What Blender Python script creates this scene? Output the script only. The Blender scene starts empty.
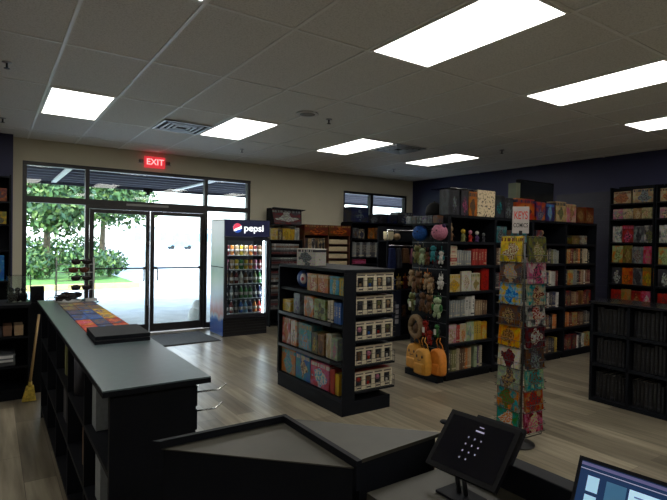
import bpy, bmesh, math, random
from mathutils import Vector, Matrix
random.seed(7)
C = bpy.context.scene.collection
S = bpy.context.scene
PI = math.pi

# ------------------------------------------------------------------ camera, world, sun, exposure
cd = bpy.data.cameras.new('camera'); cam = bpy.data.objects.new('camera', cd); C.objects.link(cam); S.camera = cam
cd.sensor_width = 36; cd.lens = 27.09; cd.clip_start = 0.02; cd.clip_end = 400
def cam_matrix(yaw, pitch, roll):
    f = Vector((math.sin(yaw)*math.cos(pitch), math.cos(yaw)*math.cos(pitch), math.sin(pitch)))
    r = Vector((math.cos(yaw), -math.sin(yaw), 0)); u = r.cross(f)
    r2 = r*math.cos(roll)+u*math.sin(roll); u2 = -r*math.sin(roll)+u*math.cos(roll)
    return Matrix((r2, u2, -f)).transposed().to_4x4()
M = cam_matrix(math.radians(34.34), math.radians(-0.97), math.radians(1.02)); M.translation = (0, 0, 1.547)
cam.matrix_world = M

w = bpy.data.worlds.new('sky'); S.world = w; w.use_nodes = True
nt = w.node_tree; nt.nodes.clear()
out = nt.nodes.new('ShaderNodeOutputWorld'); bg = nt.nodes.new('ShaderNodeBackground')
tc = nt.nodes.new('ShaderNodeTexCoord'); sx = nt.nodes.new('ShaderNodeSeparateXYZ'); cr = nt.nodes.new('ShaderNodeValToRGB')
nt.links.new(tc.outputs['Generated'], sx.inputs[0]); nt.links.new(sx.outputs['Z'], cr.inputs[0])
cr.color_ramp.elements[0].position = 0.0; cr.color_ramp.elements[0].color = (0.93, 0.97, 1.0, 1)
cr.color_ramp.elements[1].position = 0.8; cr.color_ramp.elements[1].color = (0.45, 0.66, 1.0, 1)
nt.links.new(cr.outputs[0], bg.inputs[0]); nt.links.new(bg.outputs[0], out.inputs[0])
bg.inputs[1].default_value = 5.0
sd = bpy.data.lights.new('sun', 'SUN'); sd.energy = 8.0; sd.angle = 0.02; sd.color = (1.0, 0.96, 0.88)
sun = bpy.data.objects.new('sun', sd); C.objects.link(sun)
sun.rotation_euler = (math.radians(35), math.radians(-30), 0)
LAMP = 8.5          # brightness of the ceiling diffusers
S.view_settings.view_transform = 'Standard'; S.view_settings.look = 'None'
S.view_settings.exposure = 0.0; S.view_settings.gamma = 1.0; S.view_settings.use_curve_mapping = False

# ------------------------------------------------------------------ materials
MATS = {}
def new_mat(name):
    m = bpy.data.materials.new(name); m.use_nodes = True
    b = m.node_tree.nodes['Principled BSDF']
    return m, m.node_tree, b
def mat(name, col, rough=0.5, metal=0.0, var=0.12, scale=8.0, bump=0.0, spec=0.5, trans=0.0):
    if name in MATS: return MATS[name]
    m, t, b = new_mat(name)
    n = t.nodes.new('ShaderNodeTexNoise'); n.inputs['Scale'].default_value = scale; n.inputs['Detail'].default_value = 4
    co = t.nodes.new('ShaderNodeTexCoord'); t.links.new(co.outputs['Object'], n.inputs['Vector'])
    r = t.nodes.new('ShaderNodeValToRGB')
    r.color_ramp.elements[0].position = 0.3; r.color_ramp.elements[1].position = 0.7
    r.color_ramp.elements[0].color = tuple(max(0, c*(1-var)) for c in col)+(1,)
    r.color_ramp.elements[1].color = tuple(min(1, c*(1+var)) for c in col)+(1,)
    t.links.new(n.outputs['Fac'], r.inputs[0]); t.links.new(r.outputs[0], b.inputs['Base Color'])
    b.inputs['Roughness'].default_value = rough; b.inputs['Metallic'].default_value = metal
    b.inputs['Specular IOR Level'].default_value = spec
    if bump:
        bp = t.nodes.new('ShaderNodeBump'); bp.inputs['Strength'].default_value = bump; bp.inputs['Distance'].default_value = 0.01
        t.links.new(n.outputs['Fac'], bp.inputs['Height']); t.links.new(bp.outputs[0], b.inputs['Normal'])
    MATS[name] = m; return m
def emit(name, col, s):
    if name in MATS: return MATS[name]
    m, t, b = new_mat(name); b.inputs['Base Color'].default_value = (*col, 1)
    b.inputs['Emission Color'].default_value = (*col, 1); b.inputs['Emission Strength'].default_value = s
    MATS[name] = m; return m
def glass(name, tint=(0.93, 0.97, 0.96), rough=0.02):
    if name in MATS: return MATS[name]
    m = bpy.data.materials.new(name); m.use_nodes = True; t = m.node_tree; t.nodes.clear()
    o = t.nodes.new('ShaderNodeOutputMaterial'); mx = t.nodes.new('ShaderNodeMixShader'); f = t.nodes.new('ShaderNodeFresnel')
    f.inputs[0].default_value = 1.45
    tr = t.nodes.new('ShaderNodeBsdfTransparent'); tr.inputs[0].default_value = (*tint, 1)
    g = t.nodes.new('ShaderNodeBsdfGlossy'); g.inputs['Roughness'].default_value = rough
    t.links.new(f.outputs[0], mx.inputs[0]); t.links.new(tr.outputs[0], mx.inputs[1]); t.links.new(g.outputs[0], mx.inputs[2])
    t.links.new(mx.outputs[0], o.inputs[0]); MATS[name] = m; return m

COL = dict(red=(.42,.03,.02), dark_red=(.16,.02,.02), orange=(.6,.18,.03), yellow=(.62,.42,.05), cream=(.62,.53,.36), white=(.68,.66,.6),
           grey=(.25,.27,.27), charcoal=(.05,.05,.06), black=(.012,.012,.014), brown=(.16,.08,.04), tan=(.4,.27,.15), green=(.06,.2,.06),
           pale_green=(.4,.5,.3), teal=(.05,.28,.3), blue=(.03,.12,.42), light_blue=(.2,.42,.62), navy=(.02,.03,.1), purple=(.10,.05,.15),
           pink=(.6,.22,.32), olive=(.2,.2,.07))
def lk(t, a, b): t.links.new(a, b)
def node(t, kind, **kw):
    n = t.nodes.new(kind)
    for k, v in kw.items(): setattr(n, k, v)
    return n
def math_(t, op, a, b=None):
    n = node(t, 'ShaderNodeMath', operation=op)
    for i, v in enumerate((a, b)):
        if v is None: continue
        if isinstance(v, (int, float)): n.inputs[i].default_value = v
        else: lk(t, v, n.inputs[i])
    return n.outputs[0]
def mixc(t, f, a, b, mode='MIX'):
    n = node(t, 'ShaderNodeMix', data_type='RGBA', blend_type=mode)
    if isinstance(f, (int, float)): n.inputs['Factor'].default_value = f
    else: lk(t, f, n.inputs['Factor'])
    for nm, v in (('A', a), ('B', b)):
        if isinstance(v, tuple): n.inputs[nm].default_value = v
        else: lk(t, v, n.inputs[nm])
    return n.outputs['Result']
INK = .66
def ink(c): return tuple(v*INK for v in COL[c])+(1,)
def shifted(t, amount=17.0):
    co = node(t, 'ShaderNodeTexCoord'); oi = node(t, 'ShaderNodeObjectInfo'); cb = node(t, 'ShaderNodeCombineXYZ')
    for i in range(3): lk(t, math_(t, 'MULTIPLY', oi.outputs['Random'], amount*(1+i*.37)), cb.inputs[i])
    ad = node(t, 'ShaderNodeVectorMath', operation='ADD'); lk(t, co.outputs['Generated'], ad.inputs[0]); lk(t, cb.outputs[0], ad.inputs[1])
    return co, oi, ad.outputs[0]
def printed(name, cols, scale=5.0, title=None, rough=0.35, band=True):
    """printed cover: soft two-colour background, a figure-like shape with inner detail, and a lettered title band"""
    if name in MATS: return MATS[name]
    m, t, b = new_mat(name); co, oi, vec = shifted(t)
    cols = list(cols)+[cols[0]]*(4-len(cols))
    n1 = node(t, 'ShaderNodeTexNoise'); n1.inputs['Scale'].default_value = scale*.8; n1.inputs['Detail'].default_value = 6; lk(t, vec, n1.inputs['Vector'])
    r = node(t, 'ShaderNodeValToRGB'); r.color_ramp.elements[0].position = .40; r.color_ramp.elements[0].color = ink(cols[0]); r.color_ramp.elements[1].position = .62; r.color_ramp.elements[1].color = ink(cols[1])
    lk(t, n1.outputs['Fac'], r.inputs[0]); last = r.outputs[0]
    # figure: distorted disc in the middle of the face
    sp = node(t, 'ShaderNodeSeparateXYZ'); lk(t, co.outputs['Generated'], sp.inputs[0])
    n2 = node(t, 'ShaderNodeTexNoise'); n2.inputs['Scale'].default_value = scale*.55; n2.inputs['Detail'].default_value = 2; lk(t, vec, n2.inputs['Vector'])
    hor = sp.outputs['Y'] if not band else sp.outputs['X']; ver = sp.outputs['X'] if not band else sp.outputs['Z']
    dx = math_(t, 'ABSOLUTE', math_(t, 'SUBTRACT', hor, .5)); dz = math_(t, 'ABSOLUTE', math_(t, 'SUBTRACT', ver, .38))
    d = math_(t, 'ADD', math_(t, 'MULTIPLY', dx, 1.1), math_(t, 'MULTIPLY', dz, .8)); d = math_(t, 'ADD', d, math_(t, 'MULTIPLY', n2.outputs['Fac'], .9))
    fm = math_(t, 'LESS_THAN', d, .82)
    n3 = node(t, 'ShaderNodeTexNoise'); n3.inputs['Scale'].default_value = scale*3.2; n3.inputs['Detail'].default_value = 4; lk(t, vec, n3.inputs['Vector'])
    r3 = node(t, 'ShaderNodeValToRGB'); r3.color_ramp.elements[0].position = .44; r3.color_ramp.elements[0].color = ink(cols[2]); r3.color_ramp.elements[1].position = .56; r3.color_ramp.elements[1].color = ink(cols[3])
    lk(t, n3.outputs['Fac'], r3.inputs[0]); last = mixc(t, fm, last, r3.outputs[0])
    if band:
        g = math_(t, 'GREATER_THAN', sp.outputs['Z'], .80); l = math_(t, 'LESS_THAN', sp.outputs['Z'], .94)
        n4 = node(t, 'ShaderNodeTexNoise', noise_dimensions='1D'); n4.inputs['Scale'].default_value = 14; n4.inputs['Detail'].default_value = 0
        lk(t, math_(t, 'ADD', sp.outputs['X'], math_(t, 'MULTIPLY', oi.outputs['Random'], 31.0)), n4.inputs['W'])
        s_ = math_(t, 'GREATER_THAN', n4.outputs['Fac'], .46)
        last = mixc(t, math_(t, 'MULTIPLY', math_(t, 'MULTIPLY', g, l), s_), last, ink(title or cols[3]))
    last = mixc(t, .6, last, n3.outputs['Color'], 'OVERLAY'); hs = node(t, 'ShaderNodeHueSaturation'); hs.inputs['Saturation'].default_value = 1.3; hs.inputs['Value'].default_value = .9; lk(t, last, hs.inputs['Color']); last = hs.outputs[0]
    lk(t, last, b.inputs['Base Color']); b.inputs['Roughness'].default_value = rough
    MATS[name] = m; return m
def spine(colname, mark='cream'):
    """book spine: plain colour with fine lettering up the middle and a small publisher block"""
    name = 'spine_'+colname+'_'+mark
    if name in MATS: return MATS[name]
    m, t, b = new_mat(name); co, oi, vec = shifted(t)
    sp = node(t, 'ShaderNodeSeparateXYZ'); lk(t, co.outputs['Generated'], sp.inputs[0]); z = sp.outputs['Z']; x = sp.outputs['X']
    n = node(t, 'ShaderNodeTexNoise', noise_dimensions='1D'); n.inputs['Scale'].default_value = 22; n.inputs['Detail'].default_value = 1
    lk(t, math_(t, 'ADD', z, math_(t, 'MULTIPLY', oi.outputs['Random'], 31.0)), n.inputs['W'])
    txt = math_(t, 'MULTIPLY', math_(t, 'GREATER_THAN', n.outputs['Fac'], .5), math_(t, 'MULTIPLY', math_(t, 'GREATER_THAN', z, .32), math_(t, 'LESS_THAN', z, .82)))
    mid = math_(t, 'MULTIPLY', math_(t, 'GREATER_THAN', x, .3), math_(t, 'LESS_THAN', x, .7)); txt = math_(t, 'MULTIPLY', txt, mid)
    blk_ = math_(t, 'MULTIPLY', math_(t, 'GREATER_THAN', z, .08), math_(t, 'LESS_THAN', z, .15)); f = math_(t, 'MAXIMUM', txt, math_(t, 'MULTIPLY', blk_, math_(t, 'GREATER_THAN', oi.outputs['Random'], .5)))
    base = node(t, 'ShaderNodeHueSaturation'); base.inputs['Color'].default_value = ink(colname); lk(t, math_(t, 'ADD', math_(t, 'MULTIPLY', oi.outputs['Random'], .6), .7), base.inputs['Value'])
    lk(t, mixc(t, f, base.outputs[0], ink(mark)), b.inputs['Base Color']); b.inputs['Roughness'].default_value = .4
    MATS[name] = m; return m

black = mat('black_laminate', (.005,.006,.009), .6, var=.15, spec=.15)
black_metal = mat('black_metal', (.012,.012,.013), .4)
dark_metal = mat('bronze_frame', (.014,.012,.013), .4)
grey_metal = mat('grey_metal', (.35,.35,.35), .35, .8)
white_plastic = mat('white_plastic', (.6,.6,.6), .4)
paper = mat('paper', (.62,.58,.48), .7)
chrome = mat('chrome', (.6,.6,.62), .2, 1.0)
PL = lambda n, r=.8: mat('plush_'+n, tuple(c*.6 for c in COL[n]), r, scale=60, var=.3, bump=.4, spec=.1)

# ------------------------------------------------------------------ mesh building helpers
class MB:
    def __init__(s): s.bm = bmesh.new(); s.m = []
    def _mi(s, m):
        if m not in s.m: s.m.append(m)
        return s.m.index(m)
    def _f(s, vs, m, smooth=False):
        try: f = s.bm.faces.new(vs)
        except ValueError: return
        f.material_index = s._mi(m); f.smooth = smooth
    def hull(s, P, m):            # 8 corners, bottom ring then top ring
        v = [s.bm.verts.new(p) for p in P]
        for q in ((3,2,1,0),(4,5,6,7),(0,1,5,4),(1,2,6,5),(2,3,7,6),(3,0,4,7)): s._f([v[i] for i in q], m)
        return s
    def box(s, x0, x1, y0, y1, z0, z1, m, skip=()):
        return s.hull([(x0,y0,z0),(x1,y0,z0),(x1,y1,z0),(x0,y1,z0),(x0,y0,z1),(x1,y0,z1),(x1,y1,z1),(x0,y1,z1)], m)
    def prism(s, pts, z0, z1, m):
        a = [s.bm.verts.new((x,y,z0)) for x,y in pts]; b = [s.bm.verts.new((x,y,z1)) for x,y in pts]; n = len(pts)
        s._f(a[::-1], m); s._f(b, m)
        for i in range(n): s._f([a[i],a[(i+1)%n],b[(i+1)%n],b[i]], m)
        return s
    def poly(s, pts, m): s._f([s.bm.verts.new(p) for p in pts], m); return s
    def ring(s, c, ax, r, n):
        ax = Vector(ax).normalized(); t = Vector((0,0,1)) if abs(ax.z) < .9 else Vector((1,0,0)); u = ax.cross(t).normalized(); v = ax.cross(u)
        return [s.bm.verts.new(Vector(c)+u*(r*math.cos(2*PI*i/n))+v*(r*math.sin(2*PI*i/n))) for i in range(n)]
    def cyl(s, p0, p1, r, m, r2=None, n=12):
        ax = Vector(p1)-Vector(p0); a = s.ring(p0, ax, r, n); b = s.ring(p1, ax, r if r2 is None else r2, n)
        for i in range(n): s._f([a[i],a[(i+1)%n],b[(i+1)%n],b[i]], m, True)
        s._f(a[::-1], m); s._f(b, m); return s
    def tube(s, P, r, m, n=6):
        R = []
        for i, p in enumerate(P):
            d = Vector(P[min(i+1,len(P)-1)])-Vector(P[max(i-1,0)]); R.append(s.ring(p, d, r, n))
        for a, b in zip(R, R[1:]):
            k = min(range(n), key=lambda k: sum((a[i].co-b[(i+k)%n].co).length for i in range(n)))
            for i in range(n): s._f([a[i],a[(i+1)%n],b[(i+1+k)%n],b[(i+k)%n]], m, True)
        s._f(R[0][::-1], m); s._f(R[-1], m); return s
    def lathe(s, prof, m, c=(0,0,0), n=16, mats=None):
        R = [[s.bm.verts.new((c[0]+r*math.cos(2*PI*i/n), c[1]+r*math.sin(2*PI*i/n), c[2]+z)) for i in range(n)] for r, z in prof]
        for k, (a, b) in enumerate(zip(R, R[1:])):
            for i in range(n): s._f([a[i],a[(i+1)%n],b[(i+1)%n],b[i]], mats[k] if mats else m, True)
        s._f(R[0][::-1], m if not mats else mats[0]); s._f(R[-1], m if not mats else mats[-1]); return s
    def ball(s, c, r, m, n=14, k=9, jit=0):
        rx, ry, rz = r if hasattr(r, '__len__') else (r,r,r); R = []
        for j in range(1, k):
            th = PI*j/k; R.append([s.bm.verts.new((c[0]+rx*math.sin(th)*math.cos(2*PI*i/n)*(1+random.uniform(-jit,jit)), c[1]+ry*math.sin(th)*math.sin(2*PI*i/n)*(1+random.uniform(-jit,jit)), c[2]-rz*math.cos(th))) for i in range(n)])
        bt = s.bm.verts.new((c[0],c[1],c[2]-rz)); tp = s.bm.verts.new((c[0],c[1],c[2]+rz))
        for i in range(n): s._f([bt,R[0][(i+1)%n],R[0][i]], m, True); s._f([tp,R[-1][i],R[-1][(i+1)%n]], m, True)
        for a, b in zip(R, R[1:]):
            for i in range(n): s._f([a[i],a[(i+1)%n],b[(i+1)%n],b[i]], m, True)
        return s
    def mesh(s, name):
        me = bpy.data.meshes.new(name); s.bm.normal_update(); s.bm.to_mesh(me); s.bm.free()
        for m in s.m: me.materials.append(m)
        return me
    def build(s, name, parent=None, loc=(0,0,0), rz=0, bevel=0):
        o = bpy.data.objects.new(name, s.mesh(name)); C.objects.link(o); o.location = loc; o.rotation_euler = (0,0,rz); o.parent = parent
        if bevel:
            b = o.modifiers.new('bevel', 'BEVEL'); b.width = bevel; b.segments = 2; b.limit_method = 'ANGLE'
        return o
def tag(o, label, cat, group=None, kind=None):
    o['label'] = label; o['category'] = cat
    if group: o['group'] = group
    if kind: o['kind'] = kind
    return o
def struct(o): o['kind'] = 'structure'; return o
def empty(name, loc=(0,0,0), rz=0):
    o = bpy.data.objects.new(name, None); C.objects.link(o); o.location = loc; o.rotation_euler = (0,0,rz); o.empty_display_size = .05; return o
def thing(name, label, cat, loc=(0,0,0), rz=0, group=None): return tag(empty(name, loc, rz), label, cat, group)
def copy_tree(o, parent=None):
    c = o.copy(); C.objects.link(c); c.parent = parent
    for ch in list(o.children): copy_tree(ch, c)
    return c
def text(name, s, size, m, parent, loc, rot, depth=.002, scale=(1,1,1), shear=0):
    cu = bpy.data.curves.new('t', 'FONT'); cu.body = s; cu.size = size; cu.extrude = depth; cu.align_x = 'CENTER'; cu.align_y = 'CENTER'; cu.shear = shear
    cu.offset = size*.012
    o = bpy.data.objects.new('t', cu); C.objects.link(o); bpy.context.view_layer.update()
    me = bpy.data.meshes.new_from_object(o.evaluated_get(bpy.context.evaluated_depsgraph_get())); bpy.data.objects.remove(o)
    me.materials.clear(); me.materials.append(m)
    q = bpy.data.objects.new(name, me); C.objects.link(q); q.parent = parent; q.location = loc; q.rotation_euler = rot; q.scale = scale
    return q
ORD = ['first','second','third','fourth','fifth','sixth','seventh','eighth','ninth','tenth','eleventh','twelfth','thirteenth','fourteenth','fifteenth','sixteenth','seventeenth','eighteenth','nineteenth','twentieth']
def words(c): return c.replace('_', ' ')

# ------------------------------------------------------------------ room shell
XR, YF, ZC = 7.93, 8.45, 2.947
XL, YB = -3.2, -4.0
def floor_mat():
    m, t, b = new_mat('floor_planks')
    co = t.nodes.new('ShaderNodeTexCoord'); mp = t.nodes.new('ShaderNodeMapping'); mp.inputs['Rotation'].default_value = (0,0,PI/2)
    t.links.new(co.outputs['Object'], mp.inputs[0])
    br = t.nodes.new('ShaderNodeTexBrick'); br.offset = .37; br.inputs['Scale'].default_value = 1
    br.inputs['Brick Width'].default_value = 1.22; br.inputs['Row Height'].default_value = .18; br.inputs['Mortar Size'].default_value = .0018
    br.inputs['Color1'].default_value = (.13,.11,.08,1); br.inputs['Color2'].default_value = (.32,.28,.205,1); br.inputs['Mortar'].default_value = (.09,.07,.05,1)
    t.links.new(mp.outputs[0], br.inputs['Vector'])
    m2 = t.nodes.new('ShaderNodeMapping'); m2.inputs['Scale'].default_value = (9,.7,1); t.links.new(co.outputs['Object'], m2.inputs[0])
    nz = t.nodes.new('ShaderNodeTexNoise'); nz.inputs['Scale'].default_value = 2.2; nz.inputs['Detail'].default_value = 6; t.links.new(m2.outputs[0], nz.inputs['Vector'])
    r = t.nodes.new('ShaderNodeValToRGB'); r.color_ramp.elements[0].position = .32; r.color_ramp.elements[0].color = (.6,.58,.54,1); r.color_ramp.elements[1].position = .68; r.color_ramp.elements[1].color = (1.2,1.2,1.2,1)
    t.links.new(nz.outputs['Fac'], r.inputs[0])
    mx = t.nodes.new('ShaderNodeMix'); mx.data_type = 'RGBA'; mx.blend_type = 'MULTIPLY'; mx.inputs['Factor'].default_value = 1
    t.links.new(br.outputs['Color'], mx.inputs['A']); t.links.new(r.outputs[0], mx.inputs['B']); t.links.new(mx.outputs['Result'], b.inputs['Base Color'])
    b.inputs['Roughness'].default_value = .30
    return m
beige = mat('beige_paint', (.60,.56,.43), .8, scale=3, var=.03)
navy = mat('navy_paint', (.018,.02,.07), .6, scale=3, var=.05)
def ceil_mat():
    m, t, b = new_mat('ceiling_tile'); n = t.nodes.new('ShaderNodeTexNoise'); n.inputs['Scale'].default_value = 90; n.inputs['Detail'].default_value = 3
    co = t.nodes.new('ShaderNodeTexCoord'); t.links.new(co.outputs['Object'], n.inputs['Vector'])
    r = t.nodes.new('ShaderNodeValToRGB'); r.color_ramp.elements[0].position = .35; r.color_ramp.elements[0].color = (.66,.65,.61,1); r.color_ramp.elements[1].position = .55; r.color_ramp.elements[1].color = (.80,.79,.75,1)
    t.links.new(n.outputs['Fac'], r.inputs[0]); t.links.new(r.outputs[0], b.inputs['Base Color']); b.inputs['Roughness'].default_value = .9
    return m
struct(MB().box(XL,XR,YB,YF,-.1,0,floor_mat()).build('floor'))
struct(MB().box(XL-.1,XR+.1,YB-.1,YF+.15,ZC,ZC+.1,ceil_mat()).build('ceiling'))
# front wall with two openings
fw = MB()
OX0, OX1, OZ = .37, 3.92, 2.63
WX0, WX1, WZ0, WZ1 = 6.0, 7.76, 1.95, 2.6
for a, b_, z0, z1 in ((XL,OX0,0,ZC),(OX0,OX1,OZ,ZC),(OX1,WX0,0,ZC),(WX0,WX1,0,WZ0),(WX0,WX1,WZ1,ZC),(WX1,XR,0,ZC)):
    fw.box(a,b_,YF,YF+.15,z0,z1,beige)
struct(fw.build('wall_front'))
struct(MB().box(XR,XR+.1,YB,YF+.15,0,ZC,navy).build('wall_right'))
struct(MB().box(XL-.1,XL,YB,YF+.15,0,ZC,navy).build('wall_left'))
struct(MB().box(XL,XR,YB-.1,YB,0,ZC,beige).build('wall_back'))
struct(MB().box(XL,.25,8.25,YF,0,ZC,navy).build('wall_front_left'))
base_m = mat('baseboard_vinyl', (.02,.02,.022), .5)
struct(MB().box(OX1,XR,YF-.012,YF,0,.1,base_m).build('baseboard_front'))
struct(MB().box(XR-.012,XR,YB,YF-.012,0,.1,base_m).build('baseboard_right'))
# ceiling grid
GX, GY = .432, 1.698
grid_m = mat('grid_white', (.85,.85,.82), .45, var=.03)
g = MB(); x = GX-.6096*6
while x < XR: g.box(x-.012,x+.012,YB,YF,ZC-.006,ZC,grid_m); x += .6096
y = GY-1.2192*4
while y < YF: g.box(XL,XR,y-.012,y+.012,ZC-.0055,ZC-.0005,grid_m); y += 1.2192
struct(g.build('trim_1'))
# ceiling lights
diff = emit('lamp_diffuser', (1.0, .97, .90), LAMP)
PLACE = ['over the counter', 'near the front door', 'near the drinks cooler', 'in front of the back window']
LG = {(0,3):'leftmost glowing ceiling panel, above the storefront window',(3,3):'glowing ceiling panel beside the ceiling vent, above the glass doors',
      (6,3):'glowing ceiling panel left of the far vent, above the wooden game shelves',(9,3):'glowing ceiling panel farthest right above the tall gondola corner',
      (3,0):'largest and nearest glowing ceiling panel at the top of the view',(6,0):'second large glowing ceiling panel, right of the nearest one',
      (0,0):'glowing ceiling panel directly overhead, only its corner at the top edge of view',
      (9,0):'glowing ceiling panel cut by the right edge of the view'}
proto = None
for i, j in [(0,3),(3,3),(6,3),(9,3),(3,0),(6,0),(9,0),(0,0),(-3,0),(-3,3),(0,-3),(3,-3),(6,-3),(9,-3),(-3,-3)]:
    cx, cy = GX+.6096*(i+.5), GY+1.2192*(j+.5)
    if proto is None:
        t = thing('ceiling_light', '', 'ceiling light', (cx,cy,ZC-.012)); proto = t
        MB().box(-.292,.292,-.597,-.575,0,.012,grid_m).box(-.292,.292,.575,.597,0,.012,grid_m).box(-.292,-.27,-.575,.575,0,.012,grid_m).box(.27,.292,-.575,.575,0,.012,grid_m).build('frame', t)
        MB().box(-.27,.27,-.575,.575,.002,.010,diff).build('diffuser', t)
    else: t = copy_tree(proto); t.location = (cx,cy,ZC-.012)
    t['label'] = LG.get((i,j), 'glowing ceiling panel behind the camera'); t['group'] = 'fluorescent ceiling panels'
# vents, speaker, sprinklers
vent_m = mat('vent_metal', (.45,.46,.46), .4, .3); vdark = mat('vent_dark', (.01,.01,.01), .8)
def vent(cx, cy, label):
    t = thing('ceiling_vent', label, 'vent', (cx,cy,ZC-.02), group='square ceiling vents')
    MB().box(-.27,.27,-.27,.27,.012,.0195,vdark).build('duct_opening', t)
    f = MB()
    f.box(-.29,.29,-.29,-.26,0,.014,vent_m).box(-.29,.29,.26,.29,0,.014,vent_m).box(-.29,-.26,-.26,.26,0,.014,vent_m).box(.26,.29,-.26,.26,0,.014,vent_m)
    f.build('frame', t); l = MB()
    for r in (.2,.14,.08):
        for s in (-1,1):
            l.box(-r,r,s*r-.012,s*r+.012,-.002,.01,vent_m); l.box(s*r-.012,s*r+.012,-r,r,-.002,.01,vent_m)
    l.build('louvers', t)
vent(GX+.6096*2.5, 6.27, 'square ceiling vent between two lights near the doors')
vent(GX+.6096*7.5, 5.66, 'square ceiling vent between two lights near the back window')
t = thing('ceiling_speaker', 'round grey speaker grille set in the ceiling', 'speaker', (2.86,4.74,ZC-.014))
MB().lathe([(.12,.0135),(.125,.004),(.11,0)], white_plastic, n=24).build('rim', t); MB().lathe([(.108,.002),(.05,-.003),(.001,-.004)], mat('grille', (.2,.2,.2), .6), n=24).build('grille', t)
sp0 = None
for (x, y), lb in zip([(.1,4.86),(.11,7.19),(3.19,4.81),(3.19,7.22),(6.25,4.77),(6.33,7.28)],
        ['ceiling sprinkler at the far left, nearest of the left pair','ceiling sprinkler at the far left above the navy wall','ceiling sprinkler right of the round ceiling speaker','small ceiling sprinkler above the drinks cooler','ceiling sprinkler above the tall gondola','small ceiling sprinkler near the back corner beyond the lights']):
    if sp0 is None:
        t = thing('sprinkler', '', 'sprinkler', (x,y,ZC)); sp0 = t
        MB().lathe([(.035,0),(.035,-.006),(.012,-.01)], grey_metal, n=14).build('escutcheon', t)
        MB().cyl((0,0,-.01),(0,0,-.05),.008,black_metal).cyl((0,0,-.05),(0,0,-.054),.022,black_metal).build('head', t)
    else: t = copy_tree(sp0); t.location = (x,y,ZC)
    t['label'] = lb; t['group'] = 'ceiling sprinklers'

# ------------------------------------------------------------------ storefront
win_glass = glass('window_glass')
def frame_rect(mb, x0, x1, z0, z1, w, y0, y1, m):
    mb.box(x0,x1,y0,y1,z1-w,z1,m).box(x0,x1,y0,y1,z0,z0+w,m).box(x0,x0+w,y0,y1,z0+w,z1-w,m).box(x1-w,x1,y0,y1,z0+w,z1-w,m)
Y0, Y1 = YF+.02, YF+.12
f = MB()
for x in (OX0, 1.19, 3.065, OX1-.055): f.box(x,x+.055,Y0,Y1,0,OZ,dark_metal)
f.box(OX0,OX1,Y0-.01,Y1+.01,OZ-.055,OZ,dark_metal); f.box(OX0,OX1,Y0-.005,Y1+.005,2.04,2.13,dark_metal)
f.box(OX0,1.19,Y0-.005,Y1+.005,0,.1,dark_metal).box(3.12,OX1,Y0-.005,Y1+.005,0,.1,dark_metal)
struct(f.build('trim_2'))
nwin = 0
def pane(x0, x1, z0, z1):
    global nwin; nwin += 1
    struct(MB().box(x0,x1,YF+.065,YF+.071,z0,z1,win_glass).build('window_%d' % nwin))
pane(.425,1.19,.1,2.04); pane(3.12,3.865,.1,2.04)
for a, b_ in ((.425,1.19),(1.245,3.065),(3.12,3.865)): pane(a,b_,2.13,OZ-.055)
# door header with grey sticker strip
struct(MB().box(1.245,3.065,Y0,Y1,1.99,2.04,dark_metal).build('trim_3'))
tag(MB().box(0,.66,0,.008,0,.035,mat('strip_grey', (.25,.25,.24), .5)).build('door_strip', loc=(1.78,Y0-.0135,2.058)), 'long grey sticker strip on the bar above the glass doors', 'sign')
for n, (a, b_) in enumerate(((1.255,2.15),(2.165,3.06))):
    d = struct(empty('door_%d' % (n+1), (a, YF+.03, 0)))
    W = b_-a; fr = MB(); frame_rect(fr, 0, W, .01, 1.985, .06, 0, .045, dark_metal); fr.box(.06,W-.06,0,.045,.07,.14,dark_metal); fr.build('door_frame', d)
    MB().box(.06,W-.06,.02,.026,.14,1.925,win_glass).build('door_glass', d)
    MB().cyl((.06,-.03,1.06),(W-.06,-.03,1.06),.012,dark_metal).box(.06,.1,-.03,0,1.04,1.08,dark_metal).box(W-.1,W-.06,-.03,0,1.04,1.08,dark_metal).build('push_bar', d)
    s = W-.1 if n == 0 else .1
    MB().tube([(s,0,.86),(s,-.05,.86),(s,-.06,.88),(s,-.06,1.02),(s,-.05,1.04),(s,0,1.04)],.01,grey_metal).build('door_handle', d)
    if n == 0: MB().cyl((W-.03,-.012,.45),(W-.03,-.012,1.5),.008,grey_metal).build('latch_rod', d)
# sticker and small hanging tag on the transom
t = thing('door_chime', 'small dark sticker hanging on the glass above the doors', 'sign', (2.05,YF+.052,2.27))
MB().box(0,.14,0,.01,.03,.09,black).build('plate', t); MB().box(.04,.1,0,.01,-.02,.03,black).build('tab', t)
# small window
f = MB(); frame_rect(f, WX0, WX1, WZ0, WZ1, .05, Y0, Y1, dark_metal); f.box(6.72,6.80,Y0,Y1,WZ0,WZ1,dark_metal); struct(f.build('trim_4'))
pane(WX0+.05,6.72,WZ0+.05,WZ1-.05); pane(6.80,WX1-.05,WZ0+.05,WZ1-.05)
# exit sign
t = thing('exit_sign', 'lit red EXIT sign on the wall above the doors', 'exit sign', (2.2,YF-.02,2.78))
MB().box(-.16,.16,-.03,.018,-.09,.09,emit('exit_housing', (.55,.03,.04), 1.1)).build('housing', t)
text('lettering', 'EXIT', .135, emit('exit_red', (1.0,.3,.3), 2.0), t, (0,-.033,0), (PI/2,0,0))
for s in (-1,1):
    MB().lathe([(.03,0),(.04,.03),(.035,.05)], mat('dim_plastic', (.2,.19,.17), .5), c=(s*.21,0,-.02)).box(s*.21-.05,s*.21+.05,-.005,.012,-.03,-.02,grey_metal).build('emergency_lamp', t)

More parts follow.
